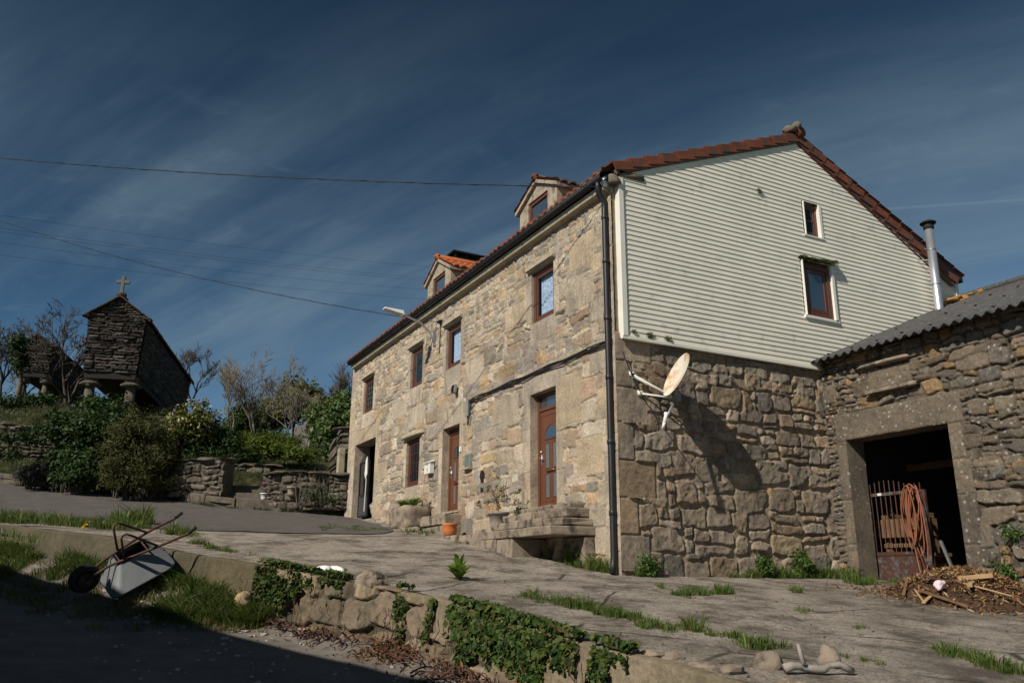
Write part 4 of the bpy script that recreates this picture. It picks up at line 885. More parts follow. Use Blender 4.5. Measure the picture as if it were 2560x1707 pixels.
# ================================================================== steps, planters and pots along the front
def blocks(name, parent, items, m, seed=0, jit=.02):
    b = MB(); rg = random.Random(seed)
    for (x0, x1, y0, y1, z0, z1) in items:
        j = lambda: rg.uniform(-jit, jit)
        b.hexa([(x0+j(), y0+j(), z0), (x1, y0+j(), z0), (x1, y1+j(), z0), (x0+j(), y1+j(), z0), (x0+j(), y0+j(), z1+j()*.4), (x1, y0+j(), z1), (x1, y1+j(), z1), (x0+j(), y1+j(), z1+j()*.4)])
    return b.build(name, m, parent, bevel=.02)
m_step = mat('step_stone', (.36, .29, .215), (.20, .16, .125), 3, .95, 45, .9, .02, c3=(.07, .06, .05), s3=5, t3=(.48, .66))
stp = thing('door_steps', 'rough granite steps stacked under the near front door', 'steps', None, (-.4, 2.0, 1.95))
def course(name, x0, y0, y1, z0, z1, seed, big=False):
    rgc = random.Random(seed); it = []; y = y0
    while y < y1-.1:
        e = min(y1, y+rgc.uniform(.7, 1.4 if big else .75)*(1 if big else .8)); e = y1 if y1-e < .2 else e; it.append((x0+rgc.uniform(-.05, .04), -.01, y+.008, e-.008, z0, z1+rgc.uniform(-.02, .015))); y = e
    return blocks(name, stp, it, m_step, seed, .03)
course('top_step', -.34, .95, 2.95, 2.72, 2.82, 1); course('step', -.48, .80, 3.0, 2.58, 2.715, 11); course('step', -.66, .72, 3.1, 2.44, 2.575, 2); course('step', -.58, 3.1, 3.95, 2.40, 2.52, 8)
course('step', -.84, .66, 3.75, 2.28, 2.435, 3, True); course('step', -.78, 3.7, 4.95, 2.26, 2.42, 9)
course('footing', -.78, 2.05, 3.3, 1.72, 2.275, 4); course('footing', -.82, 3.2, 4.95, 1.95, 2.30, 5); course('footing', -.25, .66, 2.1, 1.6, 2.275, 6)
s2 = thing('door_step', 'low granite step under the far front door', 'step', None, (-.3, 6.5, 2.6))
blocks('slab', s2, [(-.42, -.01, 5.9, 7.3, 2.72, 2.94)], m_step, 6); blocks('footing', s2, [(-.36, -.01, 5.9, 7.35, 2.4, 2.72)], m_step, 7)
def rosette(name, m, parent, c, r, h, n, wd, seed, droop=.5):
    rg = random.Random(seed); b = MB(); c = Vector(c)
    for i in range(n):
        a = rg.uniform(0, 2*pi); L = r*rg.uniform(.6, 1.1); e = Vector((cos(a), sin(a), 0)); s = Vector((-sin(a), cos(a), 0)); H = h*rg.uniform(.5, 1.1); w_ = wd*rg.uniform(.7, 1.2); prev = None
        for k in range(5):
            t = k/4; p = c+e*L*t+Vector((0, 0, H*(1.6*t-droop*1.6*t*t))); ww = w_*(sin(pi*min(.97, t*.75+.22))); q = (p-s*ww, p+s*ww)
            if prev: b.quad(prev[0], prev[1], q[1], q[0])
            prev = q
    return b.build(name, m, parent)
tr = thing('stone_trough', 'rough stone trough planter with strappy green leaves by the far door', 'planter', None, (-.35, 8.0, 2.7))
b = MB(); b.rock((-.36, 8.2, 2.96), (.34, .60, .28), 5, 22, 12, .10, 7, False); b.build('trough', m_step, tr, True); b = MB(); b.rock((-.5, 7.7, 2.62), (.3, .3, .16), 6, 12, 8, .2, 4); b.build('footing_stone', m_step, tr, True)
lf = leaf_mat('strap_leaves', [(.10, .17, .02), (.16, .25, .04), (.28, .32, .08)], .35)
for k, y in enumerate((7.85, 8.1, 8.35, 8.6)): rosette('plant', lf, tr, (-.38, y, 3.22), .40, .34, 26, .022, k, .75)
def pot(name, label, cat, c, r, h, m, prof=None):
    t = thing(name, label, cat, 'flower pots', c); b = MB(); b.lathe(c, prof or [(r*.72, 0), (r*.80, h*.3), (r*.95, h*.85), (r*1.08, h*.86), (r*1.08, h), (r*.94, h), (r*.9, h*.9)], 24); b.build('pot', m, t, True)
    b = MB(); b.lathe(c, [(0.01, h*.9), (r*.9, h*.9)], 20, cap=False); b.build('soil', m_soil, t); return t
pc = hit(1146, 1331, T); pc = Vector((-.42, 5.62, T(-.42, 5.62)))
pot('terracotta_pot', 'empty orange terracotta pot on the ground beside the far door', 'flower pot', pc, .16, .27, m_terra, [(.105, 0), (.125, .03), (.165, .13), (.14, .2), (.165, .22), (.165, .26), (.15, .26), (.13, .2)])
gp = Vector((-.52, 3.15, 2.46)); t = pot('grey_pot', 'grey weathered pot holding a spindly shrub on the step', 'flower pot', gp, .185, .33, m_greyp)
b = MB(); rg = random.Random(4); A2 = MB(); branches(b, b, gp+Vector((0, 0, .28)), (0, .05, 1), .32, .012, 2, rg, .4, .2, 3, 4, .6); b.build('stem', m_bark, t)
rgn = np.random.default_rng(3); c = rgn.normal(size=(14, 3))*np.array([.12, .12, .17])+np.array(gp+Vector((0, .0, .62))); k = rgn.integers(0, 14, 330)
leaf_mesh('leaves', c[k]+rgn.normal(size=(330, 3))*.035, rgn.normal(size=(330, 3)), .045, m_oliv, t, 3)
t = thing('potted_plant', 'small trailing plant with dark stems beside the grey pot', 'plant', None, (-.4, 2.75, 2.5))
p, nr = clump_pts([(-.30, 2.75, 2.72, .10, .16, .16)], 16, 420, .035, 4); leaf_mesh('leaves', p, nr, .035, m_hedge, t, 5)
# keyhole niche: nothing is cut in, black plates stand for its shaded hollow
b = MB(); b.tube([(-.05, 4.87, 3.66), (-.02, 4.87, 3.66)], .11, 14); b.box(-.045, -.02, 4.80, 4.94, 3.32, 3.62); tag(b.build('niche_shade', m_black), 'black keyhole shape standing for the shaded niche in the front wall between the doors', 'niche')
# things in the passage
nt_ = thing('landing_net', 'white net on a pale stick leaning on the passage gate', 'net', None, (.0, 12.9, 4))
a_ = onx(910, 1278, -.02); b_ = onx(916, 1195, -.04); c_ = onx(919, 1146, -.04); b = MB(); b.tube([a_, b_, c_], .014, 6); b.build('stick', m_mail, nt_)
b = MB(); b.prism([b_+Vector((0, .03, -.03)), b_+Vector((0, -.10, .10)), c_+Vector((0, -.04, .06)), c_+Vector((0, .08, -.04)), b_+Vector((0, .12, .12))], (-.03, 0, 0)); b.build('net_bag', m_plast, nt_, bevel=.01)
bg_ = MB(); bg_.rock((.28, 12.45, 3.52), (.2, .34, .26), 11, 14, 10, .35, 2.5); tag(bg_.build('plastic_sack', mat('patchy_sack', (.62, .60, .56), (.05, .05, .06), 7, .5, 20, .3, c3=(.4, .08, .06), s3=6, t3=(.58, .62)), None, True), 'crumpled white and dark sack behind the passage gate', 'sack')
p, nr = clump_pts([(1.2, 12.35, 4.0, .35, .5, .7), (1.0, 12.9, 3.7, .3, .5, .5)], 70, 2600, .10, 6); t = thing('passage_ivy', 'dark green ivy growing inside the house passage', 'ivy', None, (1.2, 12.4, 3.2)); leaf_mesh('leaves', p, nr, .09, m_ivy, t, 7)
# ================================================================== barn
barn = thing('stone_barn', 'low dark rubble stone barn with corrugated roof and open doorway', 'barn', None, (8, -4, 1.4))
BX = 4.66; BD = (.44, 2.43, 1.55, 4.03)
U = np.unique(np.concatenate([lines(-.02, 4.2, .0155, BD[:2]), lines(4.2, 8.5, .05)])); V = lines(.4, 5.60, .0155, BD[2:])
st = courses(0, 1.0, .4, 5.6, (.05, .11), (.12, .34), 51, .1)+courses(1.0, 8.7, .4, 3.2, (.16, .36), (.4, 1.0), 52, .5)+courses(.9, 8.7, 3.1, 5.6, (.09, .24), (.25, .62), 53, .45)
dr = []
for a, b_ in ((1.55, 2.22), (2.22, 2.98), (2.98, 4.05)): dr.append((BD[0]-.25+.03*sin(a*9), BD[0]+.03, a, b_, .03))
for a, b_ in ((1.45, 2.15), (2.15, 2.9), (2.9, 3.45), (3.45, 4.05)): dr.append((BD[1]-.03, BD[1]+.27+.04*sin(a*7), a, b_, .03))
dr += [(.22, 2.72, 4.0, 4.52, .045), (.0, .34, 4.72, 5.1, .05), (1.05, 1.92, 4.80, 5.18, .05)]
heightwall('front_wall', lambda u, v, h: (BX-h, -u, v), U, V, st, dr, [(*BD, .42, 'lrt')], BARN_PAL, (.13, .105, .08), 61, m_barn, barn, warp=.06, gap=.004, edge=.03, depth=.06, mh=-.004, rough=.02, wfreq=4, dn=.012, drnd=.05, dpal=[(.20, .162, .122), (.18, .148, .115), (.22, .178, .13)], cut=.7, rot=.06)
b = MB(); b.rock((BX-.07, -1.45, 5.24), (.10, .50, .035), 3, 16, 6, .2, 8, False); b.build('ledge_slab', m_step, barn, True); b = MB(); b.rock((BX-.08, -1.55, 4.76), (.10, .48, .035), 5, 16, 6, .2, 8, False); b.build('ledge_slab', m_step, barn, True)
m_in = mat('unlit_interior', (.035, .03, .026), (.02, .017, .015), 3, .95)  # near-black: the gloom of the closed interior is put into the colour
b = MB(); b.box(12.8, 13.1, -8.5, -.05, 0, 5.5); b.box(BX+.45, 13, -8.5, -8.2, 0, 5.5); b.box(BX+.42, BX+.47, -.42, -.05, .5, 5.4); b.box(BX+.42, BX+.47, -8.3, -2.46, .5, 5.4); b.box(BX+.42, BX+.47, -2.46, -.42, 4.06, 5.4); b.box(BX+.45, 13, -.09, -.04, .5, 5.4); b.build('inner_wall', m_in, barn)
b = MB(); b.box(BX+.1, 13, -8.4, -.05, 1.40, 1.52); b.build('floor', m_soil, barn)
rs = (7.50-5.50)/(9.12-4.30); RXE = 4.30; n = 500; yy = np.linspace(.0, -8.8, n); wv = .028*np.cos(2*pi*yy/.177)
rowsx = [(RXE, 0), (RXE+1.3, .0), (RXE+1.3, .012), (RXE+2.7, .012), (RXE+2.7, .024), (9.15, .024)]
Pq = np.array([[(x, y, 5.50+rs*(x-RXE)+e-.0+wv[i]) for i, y in enumerate(yy)] for x, e in rowsx]); Pq2 = Pq.copy(); Pq2[..., 2] -= .012
cut = Pq[..., 1] < 99
o = grid_mesh('roof', Pq, m_corr, False, barn); grid_mesh('roof_underside', Pq2, m_corr, False, o)
Pq3 = np.array([[(x, y, z) for (x, y, z) in zip([x0]*n, yy, 5.50+rs*(9.15-RXE)-rs*(x0-9.15)+wv)] for x0 in (9.15, 13.4)]); grid_mesh('rear_slope', Pq3, m_corr, False, o)
b = MB(); b.tube([(9.15, .0, 5.56+rs*(9.15-RXE)), (9.15, -8.8, 5.56+rs*(9.15-RXE))], .09, 8); b.build('ridge_cap', m_corr, o)
b = MB(); rg = random.Random(3); 
for k in range(14): b.rock((8.35+.08*rg.random()+.07*k*rg.random(), -.06-.12*k*rg.random()*.5, 5.50+rs*(8.3-RXE)+.07+.03*k*rg.random()), (.12, .14, .06), k, 10, 6, .3, 2)
for k in range(3): b.rock((9.12, -.2-.16*k, 5.58+rs*(9.12-RXE)), (.09, .12, .035), k, 8, 6, .3, 2)
b.build('sealing_foam', m_foam, o, True)
b = MB()
for xx in (RXE+.25, RXE+1.55, RXE+2.95): 
    for k in range(16): y = -.3-.53*k; b.rock((xx+rg.uniform(-.04, .04), y, 5.52+rs*(xx-RXE)+.035), (.03, .03, .016), k, 7, 4, .2)
b.build('roof_bolts', m_rust, o)
b = MB(); b.box(BX+.02, BX+.2, -8.6, -.02, 5.40, 5.62); [b.box(BX-.30, 9.0, -.5-.9*k, -.42-.9*k, 5.40, 5.44) for k in range(0)]; b.build('wall_plate', m_in, barn)  # plate coloured near-black to paint in the shadow under the eave
# gate inside the doorway
g = thing('barn_gate', 'rusty barred metal gate standing in the barn doorway', 'gate', None, (5.2, -1.1, 1.62)); GX = BX+.50
def gp_(u, v, d=0): return onx(u, v, GX+d)
yl, yr = gp_(2163, 1300).y, gp_(2318, 1300).y; zt = gp_(2160, 1237).z; zb = 1.62; zp = gp_(2165, 1385).z; ang = .0
b = MB()
for y in (yl, yr): b.box(GX-.025, GX+.025, y-.03, y+.03, zb, zt)
for z in (zb+.03, zp, zt-.02): b.box(GX-.02, GX+.02, min(yl, yr)+.03, max(yl, yr)-.03, z-.028, z+.028)
b.build('frame', m_rust, g); b = MB(); b.box(GX-.006, GX+.006, min(yl, yr)+.03, max(yl, yr)-.03, zb+.06, zp-.03); b.build('panel', m_rust, g)
nb = 12
for i in range(nb):
    y = yl+(yr-yl)*(i+.8)/(nb+.4); b = MB(); b.tube([(GX, y, zp), (GX, y, zt+.12+.10*sin(pi*min(1, (i+.5)/9)))], .0085, 6); b.build('bar', m_rod, g)
b = MB(); b.box(GX-.03, GX+.03, yl+.10, yl+.16, 1.55, 3.25); b.build('hinge_post', m_rust, g)
b = MB(); b.box(GX-.028, GX-.02, yl-.42, yl-.34, zt-.04, zt); b.build('tag_plate', m_mail, g)
# hose hanging over the gate corner
hs = thing('hose_coil', 'orange garden hose looped over the corner of the barn gate', 'hose', None, (5.1, yr, 2.6)); rg = random.Random(8); yc = yr+.18
for k in range(9):
    wd = rg.uniform(.06, .23); dep = rg.uniform(.70, 1.2); yo = yc+rg.uniform(-.10, .10); xo = GX-.05-.022*k; zt_ = zt+.04+rg.uniform(-.02, .05)
    if k == 8: wd, dep, yo = .17, 1.45, yc-.16
    pts = []
    for i in range(21):
        a = 2*pi*i/20; s_ = sin(a); pts.append((xo+.02*sin(3*a+k), yo+wd*sin(a)*(1 if k % 2 else .8)*(1+.15*cos(a)), zt_-dep*(1-cos(a))/2))
    b = MB(); b.tube(pts, .0115, 7, False); b.build('hose_loop', m_redhose if k in (0, 8) else m_hose, hs, True)
b = MB(); b.tube([(GX-.12, yc+.1, zt-.2), (GX-.14, yc-.02, zt-.9), (GX-.15, yc-.16, zt-1.35)], .0115, 7); b.build('hose_end', m_hose, hs, True)
# planks stacked behind the gate
rg = random.Random(5); k = 0
PL = ['topmost broad plank of the stack behind the barn gate', 'second plank from the top behind the barn gate', 'third plank from the top behind the barn gate', 'fourth plank from the top behind the barn gate', 'fifth plank from the top behind the barn gate', 'lowest plank of the stack behind the barn gate']
zz_ = 1.56
for i in range(6):
    h_ = (.05, .05, .06, .06, .07, .32)[i]; gap = .10; b = MB(); y0 = -.14; y1 = -1.15+rg.uniform(-.1, .1); x0 = BX+.85+rg.uniform(-.05, .05)
    b.hexa([(x0, y1, zz_), (x0+.5, y1, zz_), (x0+.5, y0, zz_), (x0, y0, zz_), (x0, y1, zz_+h_), (x0+.5, y1, zz_+h_), (x0+.5, y0, zz_+h_), (x0, y0, zz_+h_)])
    for y in (-.35, -1.0): b.box(x0+.05, x0+.45, y-.06, y+.06, zz_+h_+.002, zz_+h_+gap-.002)
    tag(b.build('plank', m_plank, None, bevel=.006), PL[5-i], 'plank', 'planks stacked in the barn'); zz_ += h_+gap
# two dark metal rails leaning out of the doorway
for i, (a_, b_) in enumerate((((2310, 1392), (2372, 1440)), ((2352, 1352), (2400, 1434)))):
    p0 = onx(*a_, BX+.35); p1 = onx(*b_, BX-.15); p1.z = T(p1.x, p1.y)+.04; dirv = (p0-p1).normalized(); b = MB(); b.tube([p1, p0], .028, 4)
    tag(b.build('metal_rail', m_dsteel if i else m_rust), ['shorter dark rail leaning out beside the barn gate', 'longer dark rail leaning over the barn threshold'][i], 'rail', 'rails at the barn doorway')
b = MB(); b.box(6.5, 6.62, -6, -.2, 3.62, 3.74); tag(b.build('roof_beam', m_plank), 'wooden beam crossing the dark barn interior', 'beam')

p = hit(981, 1307, T); b = MB(); b.obox(p+Vector((0, 0, .03)), (.13, .09, .01), (-.07, .1, .0), (0, 0, .018)); tag(b.build('broken_tile', m_tileb, None, bevel=.006), 'broken red tile lying by the passage doorway', 'tile')
# ================================================================== retaining wall along the lower road
RP_ = resamp([(XW(y), y) for y in np.arange(-9, 15.5, .1)], 600); sarc = np.concatenate([[0], np.cumsum(np.hypot(*np.diff(RP_, axis=0).T))]); RLEN = sarc[-1]
def arc_at(y): return float(np.interp(y, RP_[:, 1], sarc))
def rwall(u, v, h):
    x = np.interp(u, sarc, RP_[:, 0]); y = np.interp(u, sarc, RP_[:, 1]); dx = np.gradient(np.interp(np.linspace(0, RLEN, 600), sarc, RP_[:, 0])); dy = np.gradient(np.interp(np.linspace(0, RLEN, 600), sarc, RP_[:, 1]))
    L = np.hypot(dx, dy); ss = np.linspace(0, RLEN, 600); nx = np.interp(u, ss, -dy/L); ny = np.interp(u, ss, dx/L)
    top = np.interp(y, [a for a, b in BP], [b for a, b in BP])+.02*x+.03*(fbm(u*1.3, u*0, 31, 3)-.45)
    bot = np.interp(y, [a for a, b in RP], [b for a, b in RP])-.1
    inn = np.maximum(v-1, 0)*2.6; v = np.minimum(v, 1); o_ = h*np.maximum(0, 1-inn*5)+.12*(1-v)-inn
    return x+nx*o_, y+ny*o_, bot+(top-bot)*v+np.minimum(inn, .05)*.4-inn*.12
ya_, yb_ = arc_at(-5.6), arc_at(3.6); U = np.unique(np.concatenate([lines(0, ya_, .05), lines(ya_, yb_, .018), lines(yb_, RLEN, .05)])); V = lines(0, 1.10, .022)
rg = random.Random(77); st = []; dr = []
u = 0
while u < RLEN:
    v = 0
    while v < 1:
        hgt = rg.uniform(.22, .5); w_ = rg.uniform(.35, .75); yv = np.interp(u, sarc, RP_[:, 1])
        if yv < 2.2: st.append((u, u+w_, v*1.0, v+hgt))
        v += hgt
    u += rg.uniform(.35, .6)
ua, ub = arc_at(-9), arc_at(-3.05)
dr += [(ua, ub-3.6, .0, 1.1, .05, (.22, .18, .115)), (ub-3.6, ub-1.2, .28, 1.1, .05), (ub-1.2, ub+.15, .42, 1.1, .05), (ub+.15, arc_at(-1.7), .55, 1.08, .045), (arc_at(1.0), arc_at(2.3), .45, 1.1, .03, (.14, .115, .07)), (arc_at(2.3), arc_at(15.4), .1, 1.1, .03, (.13, .11, .075))]
rw = thing('retaining_wall', 'low rubble and concrete retaining wall edging the yard above the lane', 'retaining wall', None, (-4, -1, .7))
heightwall('wall_face', rwall, U, V, st, dr, [], [(.33, .245, .165), (.27, .205, .14), (.37, .285, .195), (.22, .17, .12)], (.12, .095, .065), 71, m_ret, rw, warp=.08, gap=.008, edge=.03, depth=.08, mh=.01, rough=.02, wfreq=3.4, dn=.010, drnd=.05, cut=.9, rot=.08, dpal=[(.27, .22, .145), (.24, .195, .13), (.29, .235, .16)])
def rtop(y, off=0.0): u = arc_at(y); q = rwall(np.array([u]), np.array([1.0]), np.array([off])); return Vector((q[0][0], q[1][0], q[2][0]))
b = MB(); rg = random.Random(5); y = -9
while y < 2.4:
    if y < -4.6 or rg.random() < .12:
        p = rtop(y, -.14-rg.uniform(0, .1)); b.rock(p+Vector((0, 0, .0)), (rg.uniform(.06, .12), rg.uniform(.07, .17), rg.uniform(.035, .06)), int(y*100), 10, 7, .25, 4)
    y += rg.uniform(.16, .3)
b.build('coping_stones', m_step, rw)
bo = MB(); p = hit(945, 1455, T); p = rtop(-.42, -.12); bo.rock(p+Vector((0, .02, -.02)), (.24, .33, .17), 41, 18, 12, .2, 4); tag(bo.build('boulder', m_step, None, False), 'large pale boulder sitting on top of the retaining wall', 'boulder')
b = MB(); p = rtop(1.35, .25); b.rock((p.x, p.y, R(p.x, p.y)+.18), (.13, .14, .13), 13, 12, 8, .25, 3.5); tag(b.build('loose_stone', mat('ochre_stone', (.46, .33, .19), (.34, .25, .15), 6, .9, 40, .5), None, True), 'ochre stone block leaning at the foot of the retaining wall', 'stone')
p = rtop(.42, -.2); b = MB()
b.tube([p+Vector((.16*cos(a), .20*sin(a), .05+.03*sin(a*2))) for a in np.linspace(-.4, 4.6, 16)], [.02]+[.05]*14+[.02], 7); tag(b.build('plastic_scrap', m_plast, None, True), 'white plastic scrap lying on the edge of the yard', 'scrap')
def wall_leaves(name, label, cat, patches, n, size, m, seed, cl=.05, group=None):
    """patches: (y0, y1, v0, v1, density) on the retaining wall face; v above 1 spills on the yard."""
    rng = np.random.default_rng(seed); tot = sum(p[4]*(p[1]-p[0]) for p in patches); P_ = []; N_ = []
    for y0, y1, v0, v1, de in patches:
        k = int(n*de*(y1-y0)/tot); yy = rng.uniform(y0, y1, k); vv = v0+(v1-v0)*rng.beta(1.6, 1.1, k); uu = np.interp(yy, RP_[:, 1], sarc)
        dens = fbm(uu*3.1, vv*2.4, seed, 4)+.35*(vv-v0)/(v1-v0)-.1; ok = dens > .36+.24*rng.random(k); uu, vv, yy = uu[ok], vv[ok], yy[ok]
        bump_ = .05+.16*fbm(uu*2.2, vv*2.5, seed+4, 3)*np.minimum(1, (1.35-vv)*1.6)*rng.uniform(.4, 1, len(uu)); over = np.maximum(0, vv-1.0)
        q = rwall(uu, np.minimum(vv, 1.0), bump_-over*.9); P_.append(np.stack([q[0], q[1], q[2]+np.where(over > 0, .04+.05*rng.random(len(uu)), 0)], -1)); N_.append(rng.normal(size=(len(uu), 3))*.5+np.array([-.8, -.25, .5])+over[:, None]*np.array([1, 0, 2.]))
    if cat: t = thing(name, label, cat, group, tuple(np.concatenate(P_).mean(0))); return leaf_mesh('leaves', np.concatenate(P_), np.concatenate(N_), size, m, t, seed, .8, .2)
    return leaf_mesh(name, np.concatenate(P_), np.concatenate(N_), size, m, None, seed, .8, .2)
wall_leaves('ivy', 'thick glossy ivy cascading over the middle of the retaining wall', 'ivy', [(-4.05, -2.65, .05, 1.22, 2.6), (-2.65, -2.2, .55, 1.14, 1.2), (-4.45, -4.05, .62, 1.15, .8)], 4600, .060, m_ivy, 3, group='ivy on the retaining wall')
wall_leaves('ivy', 'small ivy patch hanging over the wall left of the boulder', 'ivy', [(-.1, 1.1, .45, 1.2, 1.3), (.75, 1.35, .30, 1.2, 1.6)], 3400, .055, m_ivy, 5, group='ivy on the retaining wall')
wall_leaves('ivy', 'thin ivy strands creeping down the wall right of the boulder', 'ivy', [(-1.3, -1.05, .1, 1.1, 1.2), (-1.9, -1.75, .3, 1.0, .8)], 520, .05, m_ivy, 9, group='ivy on the retaining wall')
wall_leaves('ivy', 'sparse ivy tuft hanging over the concrete end of the wall', 'ivy', [(-5.0, -4.6, .50, 1.15, 1)], 700, .05, m_ivy, 15, group='ivy on the retaining wall')
# moss on the wall head
# dry stalks, roots and litter along the wall foot
rng = np.random.default_rng(17); n = 5200; yy = rng.uniform(-4.2, 2.0, n); off = np.abs(rng.normal(.06, .22, n)); dens = fbm(yy*1.3, yy*0, 4, 3); ok = rng.random(n) < np.clip((dens-.28)*3, .08, 1); yy, off = yy[ok], off[ok]
px = np.array([XW(y) for y in yy])-.20-off; pz = np.array([R(a, c) for a, c in zip(px, yy)])+.02+.14*rng.random(len(yy))*np.exp(-off*5)
tag(leaf_mesh('leaf_litter', np.stack([px, yy, pz], -1), rng.normal(size=(len(yy), 3))+np.array([0, 0, .6]), .055, m_litter, None, 8, .35, .3), 'dead leaves and bark piled along the foot of the retaining wall', 'leaf litter', kind='stuff')
b = MB(); rg = random.Random(6)
for k in range(110):
    y = rg.uniform(-3.9, 1.8); x = XW(y)-.22-abs(rg.gauss(0, .16)); z = R(x, y)+.03; a = rg.gauss(pi/2, .7); L = rg.uniform(.15, .6); pts = []
    for i in range(5): pts.append((x+cos(a)*L*(i/4-.5)+rg.gauss(0, .012), y+sin(a)*L*(i/4-.5)+rg.gauss(0, .012), z+rg.uniform(0, .05)+.05*sin(pi*i/4)))
    b.tube(pts, [rg.uniform(.004, .011)]*5, 4)
for k in range(60):
    y = rg.uniform(-4.6, 1.6); v = rg.uniform(.3, .9); u_ = arc_at(y); q = rwall(np.array([u_]*5), np.linspace(v, v-.28, 5), np.array([.09]*5)+np.array([rg.uniform(0, .05) for _ in range(5)])); b.tube([(q[0][i]+rg.gauss(0, .012), q[1][i]+rg.gauss(0, .02), q[2][i]) for i in range(5)], .0045, 3)
tag(b.build('twigs', m_rod), 'bare roots and dry twigs at the foot of the retaining wall', 'twigs', kind='stuff')
b = MB(); rg = random.Random(2)
for k in range(420):
    if k < 170: y = rg.gauss(1.9, .5); x = XW(y)-.55+rg.gauss(0, .28)
    else: y = rg.uniform(-6, 4); x = XW(y)-.3-abs(rg.gauss(0, 1.4))
    r = rg.uniform(.008, .034)*(1.15 if k < 170 else .75); b.rock((x, y, R(x, y)+r*.4), (r*1.3, r, r*.7), k, 6, 4, .3)
tag(b.build('gravel', m_grav), 'pale gravel scattered over the lane', 'gravel', kind='stuff')
# ================================================================== grass
rg = random.Random(31); S = []
def strip(px0, px1, n, h, r, bl, f=T, jit=8, lean=.6):
    for i in range(n):
        t = rg.random(); u = px0[0]+(px1[0]-px0[0])*t+rg.gauss(0, jit); v = px0[1]+(px1[1]-px0[1])*t+rg.gauss(0, jit*.42); p = hit(u, v, f)
        S.append((p.x, p.y, p.z, h*rg.uniform(.3, 1.45), r*rg.uniform(.5, 1.5), int(bl*rg.uniform(.3, 1.1)), lean*rg.uniform(.7, 1.6)))
for a in (((1310, 1492), (1460, 1520), 34, .11, .07, 60), ((1460, 1520), (1590, 1548), 40, .09, .06, 60), ((1600, 1560), (1690, 1580), 18, .08, .06, 50), ((1690, 1568), (1740, 1580), 12, .16, .08, 60), ((1790, 1590), (1900, 1618), 14, .08, .06, 50), ((1880, 1612), (1925, 1622), 10, .12, .09, 60),
          ((1690, 1487), (1835, 1482), 30, .11, .07, 60), ((765, 1424), (870, 1432), 14, .07, .06, 50), ((800, 1322), (920, 1324), 26, .08, .1, 60), ((930, 1326), (990, 1324), 10, .07, .1, 50), ((480, 1356), (560, 1378), 16, .07, .09, 50), ((550, 1378), (620, 1382), 10, .06, .08, 40),
          ((2330, 1625), (2440, 1650), 12, .09, .07, 50), ((2450, 1655), (2560, 1690), 16, .10, .08, 50), ((1630, 1468), (1665, 1470), 5, .06, .06, 40), ((1975, 1478), (2000, 1480), 5, .1, .06, 40), ((1140, 1355), (1165, 1358), 5, .08, .06, 40), ((2060, 1645), (2230, 1660), 8, .05, .05, 30), ((1990, 1530), (2010, 1530), 4, .05, .06, 30), ((2140, 1570), (2160, 1570), 4, .05, .06, 30)):
    strip(*a)
for a in (((0, 1300), (330, 1320), 90, .22, .22, 90), ((300, 1305), (360, 1315), 20, .35, .2, 90), ((420, 1328), (490, 1338), 14, .16, .14, 70), ((1010, 1330), (1090, 1335), 12, .1, .08, 50)): strip(*a)
strip((0, 1332), (90, 1348), 10, .1, .15, 40)
# along the foot of the house and the barn
for x0, x1, y0, y1, n, h in ((-.28, -.05, .75, 1.9, 26, .30), (-.22, -.05, .2, .75, 14, .26), (.15, .45, -.12, -.05, 5, .22), (2.0, 2.6, -.2, -.06, 12, .16), (2.9, 4.5, -.25, -.06, 34, .22), (4.25, 4.6, -.5, -.1, 12, .24), (4.4, 5.2, -1.9, -.55, 22, .10), (4.2, 4.5, -3.6, -2.8, 20, .22), (3.7, 4.2, -1.2, -.8, 10, .2)):
    for _ in range(n):
        x = rg.uniform(x0, x1); y = rg.uniform(y0, y1); S.append((x, y, T(x, y), h*rg.uniform(.5, 1.2), .09*rg.uniform(.6, 1.3), 60, .55))
tag(grass_mesh('grass', S, m_grass, None, 3), 'green grass growing in the cracks and edges of the yard', 'grass', kind='stuff')
S = []
for _ in range(420):
    y = rg.uniform(1.8, 8.5); d = abs(rg.gauss(.1, .4))+.12; x = XW(y)-d
    if 1.9 < y < 4.9 and d > .30: continue
    if fbm(np.array([x*1.1]), np.array([y*1.1]), 3, 3)[0] < .36: continue
    S.append((x, y, R(x, y), .28*rg.uniform(.4, 1.2)*max(.35, 1-d*.35), .14, 90, .9))
for _ in range(150):
    y = rg.uniform(.9, 2.0); x = XW(y)-.12-rg.random()*.8*min(1, (y-.5)); S.append((x, y, R(x, y), .24*rg.uniform(.5, 1.2), .15, 90, 1.1))
tag(grass_mesh('bank_grass', S, m_grass, None, 4), 'long grass on the bank below the yard edge beside the wheelbarrow', 'grass', kind='stuff')
S = []
for _ in range(260):
    y = rg.uniform(.8, 8); d = abs(rg.gauss(.6, .6))+.2; x = XW(y)-d; S.append((x, y, R(x, y), .16*rg.uniform(.4, 1.2), .14, 40, 1.2))
tag(grass_mesh('dry_grass', S, m_dry, None, 5), 'straw coloured dry grass at the foot of the bank', 'dry grass', kind='stuff')
